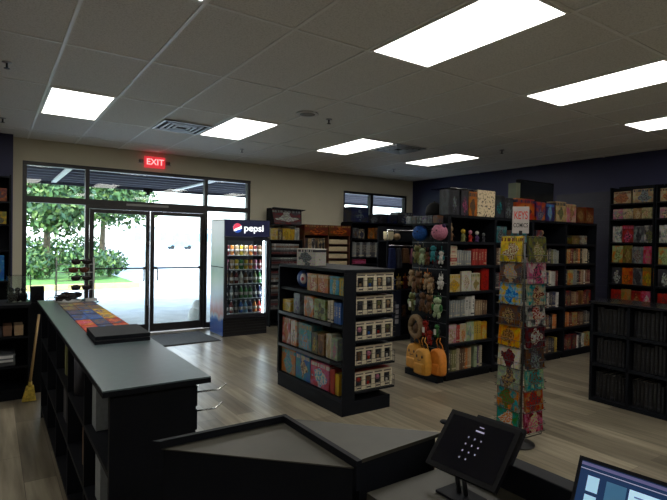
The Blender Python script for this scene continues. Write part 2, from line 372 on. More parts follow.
# ------------------------------------------------------------------ outside
asph = mat('pale_asphalt', (.55,.56,.58), .9, scale=2, var=.08)
struct(MB().box(-60,120,13.5,160,-.25,-.15,asph).build('ground'))
struct(MB().box(-20,60,YF+.15,13.5,-.25,-.02,mat('walk_concrete', (.62,.62,.6), .85, scale=3)).build('sidewalk'))
struct(MB().box(-6,4.2,17.8,18.0,-.15,.03,mat('kerb_yellow', (.7,.55,.2), .8)).build('kerb'))
grass = mat('grass', (.12,.26,.05), .9, scale=5, var=.5)
struct(MB().box(-30,4.2,18.0,60,-.15,.0,grass).build('grass_strip'))
line = mat('line_paint', (.8,.8,.8), .8)
l = MB()
for k in range(7): l.box(4.5+k*2.8,4.6+k*2.8,15,20,-.15,-.145,line)
struct(l.build('parking_lines'))
leaf = [mat('leaf_green', (.05,.12,.03), .6, scale=3, var=.5), mat('leaf_light', (.14,.22,.06), .6, scale=3, var=.4), mat('leaf_deep', (.02,.07,.03), .6, scale=3, var=.4)]
bark = mat('bark', (.12,.09,.06), .9, scale=12, var=.4)
def leaves(mb, c, R, n, s):
    for _ in range(n):
        d = Vector((random.gauss(0,1),random.gauss(0,1),random.gauss(0,1))).normalized()
        p = Vector(c)+Vector((d.x*R[0],d.y*R[1],d.z*R[2]))*random.uniform(.55,1.05)
        a = Vector((random.gauss(0,1),random.gauss(0,1),random.gauss(0,1))).normalized()*s*random.uniform(.6,1.3); b_ = a.cross(d+Vector((.1,.2,.3))).normalized()*s*.5
        mb.poly([p-a,p-b_,p+a,p+b_], leaf[random.choice((0,0,1,2))])
def tree(x, y, h, r, label):
    t = thing('tree', label, 'tree', (x,y,-.02), group='trees across the lot')
    tr = MB().cyl((0,0,-.1),(.1,0,h*.45),.16,bark,r2=.1,n=9)
    for k in range(5):
        a = k*1.3; tr.cyl((.1,0,h*.32+.1*k),(.1+r*.6*math.cos(a),r*.6*math.sin(a),h*.62+.1*k),.07,bark,r2=.025,n=6)
    tr.build('trunk', t); f = MB()
    for k in range(12):
        a = k*.7*PI; rr = r*.6 if k else 0
        leaves(f, (rr*math.cos(a),rr*math.sin(a),h*(.60+.15*math.sin(k*2.1))), (r*.55,r*.55,h*.2), 480, .15)
    f.build('foliage', t)
tree(1.8,23,6.0,2.2,'leafy green tree seen through the left storefront pane')
tree(4.7,28,7.4,2.7,'taller leafy green tree between the left pane and the doors')
tree(.4,36,8.5,3.4,'tree farther back at the left edge of the storefront')
tree(-3.5,46,9,4.2,'large background tree behind the other trees at the left pane')
t = thing('hedge', 'long pale green hedge behind the bushes across the grass', 'hedge', (.8,31,0)); f = MB()
for k in range(14): leaves(f, (-4+.62*k,0,.8), (.6,.6,.95), 240, .14)
f.build('foliage', t); st = MB()
for k in range(10): st.cyl((-4+.9*k,0,-.02),(-3.9+.9*k,.1,1.0),.03,bark,r2=.015,n=5)
st.build('stem', t)
for k, (x, y, r, lb) in enumerate([(1.4,21,.75,'round green bush behind the yellow kerb, leftmost'),(2.9,20.2,.8,'round green bush behind the yellow kerb, in the middle'),(3.9,21.5,.7,'round green bush nearest the parking lot, behind the kerb')]):
    t = thing('bush', lb, 'bush', (x,y,.02), group='bushes behind the kerb'); f = MB(); leaves(f,(0,0,r*.75),(r,r,r*.75),700,.1); f.build('foliage', t)
    st = MB()
    for q in range(4): st.cyl((0,0,-.02),(r*.4*math.cos(q*1.6),r*.4*math.sin(q*1.6),r*.7),.02,bark,r2=.01,n=5)
    st.build('stem', t)
# white building and blue car
bw = mat('white_stucco', (.7,.7,.7), .9); bd = mat('far_window', (.25,.32,.38), .3)
t = thing('building', 'long white building across the parking lot', 'building', (36,125,-.15))
MB().box(-9,14,0,12,0,4.2,bw).build('wall', t); MB().box(-9.3,14.3,-.3,12.3,4.2,4.6,mat('roof_grey', (.5,.5,.5), .8)).build('roof', t)
for k in range(7): MB().box(-8+k*3,-6.2+k*3,-.05,.0,1.0,3.2,bd).build('window', t)
t = thing('parked_car', 'pale blue car parked across the lot', 'car', (25.5,82,-.15))
cb = mat('car_blue', (.25,.4,.55), .3); tyre = mat('tyre', (.02,.02,.02), .8)
b = MB()
prof = [(-2.1,.35),(-2.15,.75),(-1.3,.9),(-.7,1.38),(.7,1.42),(1.4,.95),(2.1,.85),(2.15,.4)]
va = [b.bm.verts.new((x,-.85,z)) for x,z in prof]; vb = [b.bm.verts.new((x,.85,z)) for x,z in prof]
b._f(va, cb); b._f(vb[::-1], cb)
for i in range(len(prof)): b._f([va[i],vb[i],vb[(i+1)%8],va[(i+1)%8]], cb)
b.build('body', t); MB().hull([(-1.1,-.87,.92),(1.2,-.87,.95),(1.2,-.86,.95),(-1.1,-.86,.92),(-.65,-.87,1.3),(.65,-.87,1.32),(.65,-.86,1.32),(-.65,-.86,1.3)], bd).build('side_window', t)
for x in (-1.35,1.35):
    for y in (-.85,.7): MB().cyl((x,y-.02,.33),(x,y+.16,.33),.33,tyre,n=18).build('wheel', t)
# canopy
can = mat('canopy_purple', (.012,.012,.028), .8); canl = mat('canopy_rib', (.07,.07,.11), .7)
t = thing('canopy', 'dark ribbed metal canopy over the sidewalk outside', 'canopy', (0,YF+.16,2.72))
MB().box(-6,12,0,3.6,.06,.1,can).build('deck', t)
r_ = MB()
for k in range(8): r_.box(-6,12,.2+k*.46,.27+k*.46,0,.06,canl)
r_.build('ribs', t)
MB().box(-6,12,3.6,3.66,-.06,.12,can).build('fascia', t)
for x in (1.05,3.6,6.2): MB().hull([(x,.0,-.03),(x+.09,.0,-.03),(x+.09,3.55,-.03),(x,3.55,-.03),(x,0,.0),(x+.09,0,.0),(x+.09,3.55,.0),(x,3.55,.0)], white_plastic).build('beam', t)
# pale planter-like rock outside the door
rk = MB().ball((0,0,.17),(.13,.12,.17),mat('pale_stone', (.85,.87,.85), .9, bump=.3),jit=.08).ball((.03,-.02,.36),(.09,.09,.1),mat('pale_stone', (0,0,0)),jit=.08)
tag(rk.build('stone_figure', loc=(3.1,9.0,-.02)), 'pale rounded stone figure outside the right glass door', 'stone')

# ------------------------------------------------------------------ generic merchandise
BK = {}
def book_mesh(m):
    """unit book, spine towards -Y"""
    if m.name not in BK:
        b = MB(); b.box(0,1,0,1,0,.0,m) if False else None
        b.box(0,.1,.03,1,0,1,m).box(.9,1,.03,1,0,1,m)
        b.hull([(0,.03,0),(.25,0,0),(.75,0,0),(1,.03,0),(0,.03,1),(.25,0,1),(.75,0,1),(1,.03,1)], m)
        b.box(.1,.9,.031,.97,.03,.97,paper)
        BK[m.name] = b.mesh('book')
    return BK[m.name]
BX = {}
def carton_mesh(m):
    """unit carton with a lid seam and slightly crowned edges"""
    if m.name not in BX:
        b = MB(); e = .02
        b.hull([(e,e,0),(1-e,e,0),(1-e,1-e,0),(e,1-e,0),(0,0,.02),(1,0,.02),(1,1,.02),(0,1,.02)], m)
        b.box(0,1,0,1,.02,.70,m).box(.006,.994,.006,.994,.70,.712,m).box(0,1,0,1,.712,.98,m)
        b.hull([(0,0,.98),(1,0,.98),(1,1,.98),(0,1,.98),(e,e,1),(1-e,e,1),(1-e,1-e,1),(e,1-e,1)], m)
        BX[m.name] = b.mesh('carton')
    return BX[m.name]
def item(name, me, size, loc, rz, label, cat, group=None, tilt=0):
    o = bpy.data.objects.new(name, me); C.objects.link(o); o.scale = size; o.location = loc; o.rotation_euler = (tilt,0,rz)
    return tag(o, label, cat, group)
# frames of reference for a shelf: u runs left to right as the shopper sees it
class Bay:
    def __init__(s, ox, oy, face, desc): s.ox, s.oy, s.face, s.desc = ox, oy, face, desc
    def place(s, u, z, v=0.0):          # v = depth back from the front edge
        if s.face == 'S': return (s.ox+u, s.oy+v, z), 0.0
        if s.face == 'W': return (s.ox+v, s.oy-u, z), -PI/2
def row(bay, z, u0, specs, where, group, v=.03, kind='book'):
    """specs: (kind, colour(s), width, height, depth, count)"""
    u = u0; k = 0; tot = sum(sp[5] for sp in specs)
    for kd, col, wd, h, dp, n in specs:
        for _ in range(n):
            if kd == 'gap': u += wd; k -= 0; continue
            jw = 1 if kd == 'box' else random.uniform(.9,1.1); jh = random.uniform(.97,1.03)
            loc, rz = bay.place(u, z+.0015, v+random.uniform(0,.008))
            if bay.face == 'W' and bay.ox == 2.56 and u+wd > .95: dp = min(dp, .085)
            cl = col if isinstance(col, str) else col[0]
            if kd == 'book':
                mk = 'charcoal' if COL[cl][1] > .3 else 'cream'; m = spine(cl, mk); me = book_mesh(m); nm, ct = 'book', 'book'
                desc = '%s book' % words(cl)
            elif kd == 'binder':
                m = spine('black', 'charcoal'); me = book_mesh(m); nm, ct = 'binder', 'binder'; desc = 'black binder'
            elif kd == 'face':
                m = printed('cover_'+'_'.join(col), [*col], 3.2); me = carton_mesh(m); nm, ct = 'graphic_novel', 'book'
                desc = '%s book cover' % words(col[0]).split()[-1]
            else:
                m = printed('carton_'+'_'.join(col), [*col], 3.5); me = carton_mesh(m); nm, ct = 'game_box', 'box'
                desc = '%s printed box' % words(col[0])
            item(nm, me, (wd*jw*.96, dp, h*jh), loc, rz, '%s, %s from left %s' % (desc, ORD[k] if k < 20 else 'far one', where), ct, group)
            u += wd*jw; k += 1
    return u

# ------------------------------------------------------------------ gondola island with figure boxes
isl = thing('gondola_shelf', 'low black island shelf with figure boxes on its end, in the middle of the floor', 'shelf', (2.56,3.57,0))
MB().box(.0,.55,.0,1.2,0,.12,black).build('plinth', isl)
MB().box(0,.59,.20,1.22,.12,.15,black).box(0,.125,.012,.2,.12,.15,black).build('base_deck', isl, bevel=.004)
MB().box(.28,.31,.20,1.22,.15,1.27,black).build('back_panel', isl)
MB().box(0,.59,1.19,1.22,.15,1.27,black).build('end_panel', isl)
MB().box(.125,.59,.17,.20,.12,1.27,black).box(.125,.135,0,.17,.12,1.27,black).box(0,.125,0,.012,.12,1.27,black).build('end_panel', isl)
MB().box(0,.59,.0,1.22,1.27,1.30,black).build('top_board', isl, bevel=.004)
for z, d in ((.43,0.0),(.77,0.0),(1.03,.02)):
    MB().box(d,.28,.20,1.19,z,z+.03,black).box(d,.125,.012,.20,z,z+.03,black).build('shelf', isl); MB().box(.31,.59-d,.20,1.19,z,z+.03,black).build('shelf', isl)
    if z < 1: MB().box(d-.006,d-.001,.20,1.19,z,z+.03,mat('price_rail', (.04,.04,.05), .3)).build('price_rail', isl)
ENDZ = (1.10,.89,.66,.435,.205)
for z in ENDZ:
    MB().box(.135,.585,-.02,.17,z-.015,z,black).build('shelf', isl)
    wf = MB()
    wf.tube([(.138,.165,z+.10),(.138,-.018,z+.10),(.588,-.018,z+.10),(.588,.165,z+.10)],.0022,black_metal,n=5)
    wf.tube([(.138,.165,z+.05),(.138,-.018,z+.05),(.588,-.018,z+.05),(.588,.165,z+.05)],.0022,black_metal,n=5)
    for k in range(9): wf.cyl((.138+.056*k,-.018,z-.01),(.138+.056*k,-.018,z+.10),.0018,black_metal,n=5)
    wf.build('wire_fence', isl)
# figure boxes
crm = mat('carton_cream', (.62,.55,.40), .5, var=.05); winb = mat('carton_inner', (.02,.018,.02), .7)
sides = [mat('side_'+c, COL[c], .5) for c in ('orange','dark_red','charcoal','charcoal','red')]
def figbox(cx, z, row_, side, figc, k):
    t = thing('figure_box', '', 'toy box', (cx,3.585,z+.0015)); W, D, H = .108, .115, .165
    b = MB(); b.box(0,W,.02,D,0,H,side).box(0,W,0,.02,0,.035,crm).box(0,W,0,.02,.125,H,crm).box(0,.014,0,.02,.035,.125,crm).box(W-.014,W,0,.02,.035,.125,crm)
    b.box(.014,W-.014,.0195,.0202,.035,.125,winb); b.box(.01,W-.01,-.001,0,.139,.151,mat('print_dark', (.08,.06,.06), .5)); b.box(.03,W-.03,-.001,0,.01,.024,mat('print_dark', (0,0,0)))
    b.build('carton', t)
    fm = PL(figc, .5); fm2 = PL(random.choice(['charcoal','red','tan','white','blue','brown']), .5)
    MB().ball((W/2,.012,.092),(.025,.011,.023),fm,n=10,k=7).build('figure_head', t); MB().ball((W/2,.012,.056),(.014,.009,.02),fm2,n=8,k=6).build('figure_body', t)
    t['label'] = 'boxed figure with %s head, %s from left in the %s row of island end' % (words(figc), ORD[k], ['top','second','middle','fourth','bottom'][row_])
    t['group'] = 'figure boxes on the island end'
FC = ['black','brown','tan','charcoal','red','olive','pink','grey']
for r_, z in enumerate(ENDZ):
    for k in range(4): figbox(2.702+.1105*k, z, r_, sides[r_], FC[(r_*3+k*5) % 8], k)
# island side merchandise (faces the counter)
B = Bay(2.56, 4.755, 'W', 'island')
G = 'games and books on the island side shelves'
row(B, 1.06, .51, [('box',('orange','tan','red','cream'),.19,.17,.09,2),('gap','',.02,0,0,1),('box',('teal','light_blue','cream','olive'),.15,.165,.09,1),('box',('yellow','olive','teal'),.10,.16,.09,1)], 'on the upper island side shelf', G, v=.03)
row(B, .80, .02, [('box',('yellow','cream','olive'),.17,.12,.12,1),('gap','',.06,0,0,1),('box',('grey','charcoal','purple'),.13,.21,.13,1),('gap','',.07,0,0,1),('box',('white','orange','tan','grey'),.18,.20,.14,1),('gap','',.02,0,0,1),('box',('olive','pale_green','black'),.20,.19,.14,1),('gap','',.02,0,0,1),('book','cream',.035,.2,.15,3),('book','blue',.04,.19,.15,3)], 'on the second island side shelf', G)
row(B, .46, .02, [('box',('red','white','orange','tan'),.17,.27,.14,1),('box',('white','orange','charcoal'),.13,.27,.14,1),('gap','',.04,0,0,1),('box',('teal','grey','light_blue','tan'),.25,.25,.14,1),('box',('charcoal','olive','yellow'),.11,.20,.14,1),('box',('brown','tan','black'),.11,.2,.14,1),('gap','',.03,0,0,1),('box',('cream','white','tan'),.09,.23,.14,1),('box',('grey','pale_green','pink'),.10,.2,.14,1)], 'on the third island side shelf', G)
row(B, .15, .01, [('box',('tan','orange','grey','teal'),.30,.26,.18,1),('box',('blue','teal','brown','cream'),.29,.26,.18,1),('box',('pink','red','light_blue','white'),.34,.25,.18,1),('box',('red','dark_red'),.08,.23,.18,1),('box',('yellow','tan'),.06,.20,.18,1)], 'on the bottom island side shelf', G)
t = thing('helmet', 'round blue helmet with a white front patch on the upper island shelf', 'helmet', (2.70,4.45,1.062))
MB().ball((0,0,.1),(.09,.1,.1),mat('helmet_blue', (.03,.08,.3), .3)).build('shell', t)
MB().ball((-.06,-.055,.1),(.035,.04,.055),mat('patch_white', (.55,.5,.5), .5)).build('patch', t)
MB().ball((-.085,-.075,.1),(.014,.018,.02),mat('patch_red', (.4,.03,.05), .5)).build('emblem', t)
item('game_box', carton_mesh(printed('white_box', ['white','white','grey','charcoal','pink'], 5)), (.26,.16,.17), (2.6,4.47,1.30), -PI/2+.25, 'white printed box standing on top of the island shelf', 'box')

# ------------------------------------------------------------------ tall shelving run
EDG = [4.20,4.99,5.74,6.49,7.27]; YS = 3.87
LV = [.10,.42,.71,1.0,1.30,1.57,1.87]
LBL = ['tall black gondola bay next to the hanging plush toys','tall black gondola bay directly behind the comic spinner','tall black gondola bay just right of the comic spinner','tall black gondola bay at the right end against the navy wall']
for n in range(4):
    x0, x1 = EDG[n], EDG[n+1]; W = x1-x0
    t = thing('gondola_shelf', LBL[n], 'shelf', (x0,YS,0), group='tall gondola bays')
    MB().box(.02,W-.02,.03,.5,0,.07,black).build('plinth', t); MB().box(0,W,.40,.42,.07,1.87,black).build('back_panel', t)
    MB().box(0,.02,0,.5,.07,1.85,black).build('side_panel', t); MB().box(W-.02,W,0,.5,.07,1.85,black).build('side_panel', t)
    for z in LV: MB().box(0 if z > 1.8 else .02, W if z > 1.8 else W-.02,0,.5 if z > 1.8 else .40,z-.03,z,black).build('shelf', t)
def where(n, b): return 'on %s shelf of the %s' % (['bottom','second lowest','third lowest','fourth','fifth','sixth','top'][n], b)
G1 = 'books in the left tall gondola bay'; bn = 'left tall bay'
B1 = Bay(4.22, YS, 'S', '')
row(B1, LV[4], .15, [('book','grey',.038,.17,.13,6),('gap','',.02,0,0,1),('book','red',.052,.185,.13,5)], where(4,bn), G1)
for k, c in enumerate(['cream','red','cream','cream','cream']):
    item('book', book_mesh(spine(c, 'red' if c == 'cream' else 'cream')), (.045,.13,.135), (4.225,YS+.03,LV[4]+.045*(k+1)), 0, '%s book lying flat, %s up in the stack on the fifth shelf' % (c, ORD[k]), 'book', G1).rotation_euler = (0,PI/2,0)
row(B1, LV[3], .01, [('face',('cream','cream','tan','yellow'),.20,.20,.03,1),('gap','',.02,0,0,1),('face',('white','cream','tan'),.16,.225,.03,1),('face',('cream','white','tan','olive'),.16,.21,.03,1),('gap','',.02,0,0,1),('box',('red','red','dark_red'),.14,.26,.12,1)], where(3,bn), G1)
row(B1, LV[2], .01, [('book','grey',.042,.19,.13,7),('book','white',.05,.23,.13,3),('gap','',.02,0,0,1),('book','tan',.04,.17,.13,3),('book','brown',.04,.17,.13,2)], where(2,bn), G1)
row(B1, LV[1], .01, [('face',('white','pink','tan'),.15,.21,.03,1),('book','red',.03,.2,.13,2),('face',('cream','white','orange'),.11,.21,.03,1),('face',('pale_green','white','grey'),.13,.22,.03,1),('book','yellow',.04,.22,.13,3),('face',('yellow','orange','cream'),.11,.21,.03,1)], where(1,bn), G1)
row(B1, LV[0], .01, [('book','charcoal',.03,.25,.13,2),('book','olive',.035,.24,.13,3),('book','cream',.025,.25,.13,2),('book','brown',.03,.24,.13,3),('book','orange',.025,.24,.13,2),('book','tan',.03,.24,.13,2),('gap','',.05,0,0,1),('book','pale_green',.03,.25,.13,2),('book','purple',.03,.24,.13,1),('book','cream',.03,.24,.13,2)], where(0,bn), G1)
# two right bays and a glimpse of the second
pal = ['cream','brown','charcoal','tan','black','dark_red','grey','charcoal','brown','olive','white','orange','dark_red','charcoal','white','navy']
for n, nm in ((2,'tall bay beside spinner'),(3,'rightmost tall bay')):
    Bn = Bay(EDG[n]+.02, YS, 'S', ''); GG = 'books in the '+nm
    for lv in range(5):
        u = .02; h0 = (.2,.19,.2,.2,.2)[lv]; specs = []; tot = .02
        if n == 2: tot = .25
        st = tot
        while tot < .62:
            c = random.choice(pal)
            if lv == 0 and tot > .55: c = 'yellow'
            wd = random.choice((.025,.03,.035)); k = random.choice((1,2,2,3)); k = min(k, max(1, int((.70-tot)/wd)))
            if random.random() < .16: specs.append(('face', random.choice([('charcoal','red','tan'),('brown','tan','black'),('pale_green','orange','red'),('purple','pink','navy')]), .13, h0, .03, 1)); tot += .13
            else: specs.append(('book', c, wd, h0*random.uniform(.88,1.05), .13, k)); tot += wd*k
        row(Bn, LV[lv], st, specs, where(lv, nm), GG)
Bn = Bay(EDG[1]+.02, YS, 'S', ''); row(Bn, LV[4], .02, [('book','brown',.03,.2,.13,3),('book','cream',.03,.2,.13,2)], where(4,'bay behind the spinner'), 'books in the bay behind the spinner')
row(Bn, LV[3], .02, [('book','charcoal',.03,.2,.13,3),('book','red',.03,.2,.13,2)], where(3,'bay behind the spinner'), 'books in the bay behind the spinner')
# sixth level: collectibles
def figurine(x, z, h, cols, label, y=YS+.09, ears=False):
    t = thing('figurine', label, 'figurine', (x,y,z+.002), group='figurines on the sixth shelf')
    MB().lathe([(h*.2,0),(h*.2,h*.05),(h*.14,h*.05),(h*.15,h*.3),(h*.12,h*.5),(h*.06,h*.6)], PL(cols[0]), n=12).build('body', t)
    hd = MB().ball((0,0,h*.75),(h*.17,h*.16,h*.18),PL(cols[1]),n=12,k=8)
    if ears:
        for s in (-1,1): hd.ball((s*h*.08,0,h*.98),(h*.045,h*.04,h*.13),PL(cols[1]),n=8,k=6)
    hd.build('head', t)
    for s in (-1,1): MB().cyl((s*h*.12,0,h*.48),(s*h*.26,-h*.08,h*.28),h*.05,PL(cols[0]),r2=h*.04,n=8).build('arm', t)
figurine(4.31,LV[5],.19,('brown','tan'),'tan rabbit figure at the left of the sixth shelf',ears=True)
figurine(4.52,LV[5],.16,('olive','yellow'),'small yellow-headed figure on the sixth shelf')
figurine(4.64,LV[5],.15,('red','pink'),'small pink and red figure on the sixth shelf')
figurine(4.76,LV[5],.14,('purple','white'),'small white and purple figure on the sixth shelf')
figurine(4.88,LV[5],.12,('charcoal','grey'),'small grey figure at the right of the sixth shelf')
figurine(6.58,LV[5],.2,('charcoal','grey'),'tall grey figure in the rightmost bay, sixth shelf')
figurine(6.05,LV[5],.19,('dark_red','tan'),'red figure right of the spinner, sixth shelf')
row(Bay(4.99,YS,'S',''), LV[5], .04, [('box',('charcoal','teal','black','grey'),.22,.2,.12,1),('box',('charcoal','brown','teal'),.2,.15,.12,1),('box',('teal','charcoal','black'),.22,.16,.12,1)], 'on the sixth shelf behind the spinner sign', 'boxes on the sixth shelf')
row(Bay(6.66,YS,'S',''), LV[5], .02, [('box',('brown','olive','tan','charcoal'),.2,.12,.12,1),('box',('grey','brown','cream'),.2,.12,.12,1)], 'on the sixth shelf of the rightmost bay', 'boxes on the sixth shelf')
row(Bay(5.76,YS,'S',''), LV[5], .08, [('box',('charcoal','red','grey'),.14,.17,.12,1)], 'on the sixth shelf right of the spinner', 'boxes on the sixth shelf')
# on top of the run
TZ = LV[6]
def topbox(x, w, h, cols, label, d=.14, y=None, z=TZ, title=None, sc=3.5):
    return item('game_box', carton_mesh(printed('top_'+'_'.join(cols), list(cols), sc, title)), (w,d,h), (x,YS+.02 if y is None else y,z), 0, label, 'box', 'boxes on top of the tall gondolas')
topbox(4.215,.18,.29,('black','charcoal','grey','black','white'),'black box with white print on top of the left tall bay',y=YS+.04)
topbox(4.40,.12,.29,('black','charcoal','pink','black'),'black box with pink print on top of the left tall bay')
topbox(4.53,.14,.28,('tan','orange','brown','charcoal','white'),'orange figure box on top of the left tall bay')
t = thing('baseball_cap', 'black cap on top of the left tall bay above the round plush', 'cap', (4.34,4.25,TZ+.002))
cp = mat('cap_cloth', (.006,.006,.007), .9); MB().lathe([(.10,0),(.105,.05),(.09,.11),(.05,.15),(.01,.16)], cp, n=18).build('crown', t)
MB().prism([(-.06,-.09),(.06,-.09),(.07,-.16),(.0,-.19),(-.07,-.16)], .0, .008, cp).build('brim', t); MB().ball((0,0,.165),.01,cp,n=8,k=5).build('button', t)
t = thing('display_tray', 'clear plastic cover over the boxes on top of the left tall bay', 'display cover', (4.21,YS+.01,TZ+.295))
MB().box(0,.46,0,.3,0,.006,glass('clear_acrylic')).build('sheet', t); MB().tube([(0,0,.004),(.46,0,.004)],.004,chrome).build('rail', t)
# cream sheet with rows of dark lettering-like figures
m, tt, b = new_mat('cream_sheet'); co = tt.nodes.new('ShaderNodeTexCoord'); mp = tt.nodes.new('ShaderNodeMapping'); mp.inputs['Scale'].default_value = (9,1,7); tt.links.new(co.outputs['Generated'], mp.inputs[0])
v = tt.nodes.new('ShaderNodeTexNoise'); v.inputs['Scale'].default_value = 1.6; tt.links.new(mp.outputs[0], v.inputs['Vector']); r = tt.nodes.new('ShaderNodeValToRGB'); r.color_ramp.interpolation = 'CONSTANT'
r.color_ramp.elements[0].color = (.05,.04,.04,1); r.color_ramp.elements[1].position = .42; r.color_ramp.elements[1].color = (.68,.54,.34,1); tt.links.new(v.outputs['Fac'], r.inputs[0]); tt.links.new(r.outputs[0], b.inputs['Base Color'])
item('game_box', carton_mesh(m), (.31,.05,.31), (4.68,YS+.02,TZ), 0, 'cream square box covered with rows of small dark drawings', 'box', 'boxes on top of the tall gondolas')
topbox(5.01,.16,.27,('charcoal','black','teal','black'),'dark teal box right of the cream square box')
topbox(5.18,.16,.25,('black','charcoal','grey'),'plain dark box left of the orange and blue box')
topbox(5.40,.38,.26,('orange','red','dark_red','navy'),'bright orange and red box above the spinner')
topbox(5.82,.2,.24,('purple','orange','navy','grey'),'purple box just right of the orange and red box',title='red')
topbox(6.03,.2,.23,('purple','navy','grey','light_blue'),'purple and pale blue box on top, right of the spinner')
topbox(6.26,.24,.27,('tan','cream','olive','charcoal'),'tall tan box near the dark screen on top')
topbox(6.51,.24,.25,('cream','pink','brown','tan'),'cream and pink box on top of the rightmost bay')
topbox(6.78,.2,.22,('brown','dark_red','tan'),'brown box on top of the rightmost bay')
topbox(6.99,.22,.23,('dark_red','brown','tan'),'dark red box at the right end of the top')
t = thing('display_monitor', 'black monitor standing behind the boxes on top of the tall run', 'monitor', (5.85,YS+.30,TZ))
MB().box(0,.8,0,.06,.1,.56,mat('monitor_black', (.003,.003,.004), .6, spec=.1)).build('casing', t, bevel=.008); MB().box(.02,.78,-.004,0,.12,.54,mat('off_screen', (.01,.012,.014), .15)).build('screen', t); MB().box(.32,.48,-.05,.1,0,.1,black).build('stand', t)
MB().box(-.1,-.01,-.02,.1,0,.5,mat('green_panel', (.12,.14,.09), .6)).build('side_panel', t)
topbox(5.92,.34,.10,('grey','white','charcoal','black'),'small black and white sign box in front of the dark monitor',d=.05,y=YS+.17,z=TZ+.27) if False else None

# ------------------------------------------------------------------ plush wall on the left end of the tall run
t = thing('slatwall_end', 'black slatwall end panel holding hooks of plush toys', 'display panel', (4.17,3.87,0))
MB().box(0,.029,0,.56,.07,1.85,black).build('panel', t)
for k in range(11): MB().box(-.004,0,0,.56,.2+k*.15,.21+k*.15,mat('slat_edge', (.035,.035,.045), .3)).build('slat', t)
MB().box(-.14,0,0,.56,1.75,1.77,black).build('shelf', t)
MB().box(-.10,.0,.02,.54,.0,.07,black).build('plinth', t)
for y, z in [(.03,1.55),(.33,1.55),(.05,1.28),(.33,1.28),(.16,1.28),(.05,.98),(.28,.98),(.44,.98),(.2,.7),(.08,.7),(.4,.7),(.1,.42),(.2,.42),(.4,.42)]:
    MB().tube([(0,y,z),(-.04,y,z-.002),(-.05,y,z+.008)],.003,chrome,n=5).build('hook', t)
for k, c in enumerate([('grey','charcoal'),('charcoal','brown'),('black','grey'),('grey','purple'),('charcoal','grey'),('brown','charcoal')]):
    item('trinket_box', carton_mesh(printed('trk_'+'_'.join(c), list(c), 3)), (.07,.09,.085), (4.05,4.41-k*.085,1.77), -PI/2, 'small %s and %s box, %s from the left above the round plush toys' % (c[0], c[1], ORD[k]), 'box', 'small boxes above the plush')
def face(mb, c, r, m=None):
    for s in (-1,1): mb.ball((c[0]-r*.86,c[1]+s*r*.35,c[2]+r*.2), r*.11, mat('eye_black', (.005,.005,.005), .2), n=8, k=6)
def plush(y, z, s, cols, label, shape='bear', x=None):
    x = (4.16-s if shape == 'ball' else 4.155-s*.56) if x is None else x
    t = thing('plush_toy', label, 'plush toy', (x,y,z), group='plush toys on the hooks'); a, b2 = PL(cols[0]), PL(cols[1])
    if shape == 'ball':
        MB().ball((0,0,0),s,a,n=18,k=12,jit=.02).build('body', t); f = MB(); face(f,(0,0,0),s); f.ball((-s*.9,0,-s*.05),(s*.1,s*.22,s*.1),b2,n=8,k=6); f.build('face', t)
        for q in (-1,1): MB().ball((0,q*s*.7,s*.75),s*.24,b2,n=8,k=6).build('ear', t)
        MB().tube([(0,0,s),(.0,0,s+.05)],.003,b2,n=5).build('loop', t); return
    MB().ball((0,0,0),(s*.5,s*.55,s*.7),a,jit=.04).build('body', t)
    h = MB().ball((-s*.1,0,s*.95),(s*.45,s*.5,s*.42),a,jit=.03); face(h,(-s*.02,0,s*.95),s*.5); h.build('head', t)
    for q in (-1,1):
        MB().ball((-s*.05,q*s*.4,s*1.32 if shape=='bear' else s*1.55),(s*.12,s*.17,s*.17) if shape=='bear' else (s*.09,s*.11,s*.4),b2,n=9,k=7).build('ear', t)
        MB().ball((-s*.15,q*s*.62,s*.15),(s*.17,s*.22,s*.42),b2,n=9,k=7).build('arm', t)
        MB().ball((-s*.2,q*s*.35,-s*.72),(s*.24,s*.2,s*.36),a,n=9,k=7).build('leg', t)
    MB().tube([(0,0,s*1.3),(0,0,s*1.3+.06)],.003,b2,n=5).build('loop', t)
plush(4.20,1.66,.09,('blue','navy'),'round blue plush toy under the small boxes','ball')
plush(4.05,1.65,.06,('charcoal','black'),'dark plush toy between the blue and pink round ones','bear')
plush(3.90,1.67,.09,('pink','purple'),'round pink plush toy nearest the gondola corner','ball')
plush(4.27,1.40,.085,('olive','tan'),'olive and tan plush toy in the second row')
plush(4.02,1.42,.075,('teal','charcoal'),'teal plush toy with dark limbs in the second row')
plush(3.91,1.38,.06,('white','teal'),'small white and teal plush toy at the corner, second row')
plush(4.12,1.36,.06,('brown','dark_red'),'brown-red plush toy in the second row')
plush(4.36,1.12,.08,('tan','brown'),'tan plush toy at the left of the third row')
plush(4.24,1.10,.085,('brown','tan'),'brown plush toy in the third row')
plush(4.11,1.10,.08,('tan','orange'),'tan plush toy with orange limbs in the third row')
plush(3.91,1.10,.06,('white','white'),'small white rabbit plush hanging at the corner, third row','rabbit')
plush(4.30,1.05,.08,('brown','olive'),'brown plush with olive limbs in the third row')
plush(4.05,1.06,.075,('tan','brown'),'tan plush with brown limbs in the third row')
plush(4.19,1.38,.08,('pale_green','olive'),'fluffy pale olive plush toy in the second row')
plush(3.99,1.33,.06,('charcoal','dark_red'),'charcoal and dark red plush toy in the second row')
plush(4.24,.86,.08,('charcoal','brown'),'charcoal plush toy in the fourth row')
plush(4.06,.84,.085,('brown','tan'),'brown and tan plush toy in the fourth row')
plush(4.34,.84,.085,('olive','pale_green'),'olive plush toy at the left of the fourth row')
plush(4.16,.86,.09,('brown','charcoal'),'dark brown plush toy in the middle of the fourth row')
plush(3.93,.82,.095,('pale_green','green'),'leafy pale green plush toy at the corner, fourth row')
plush(4.12,.56,.075,('red','dark_red'),'red plush toy in the fifth row')
plush(4.05,.47,.07,('red','charcoal'),'lower red plush toy in the fifth row')
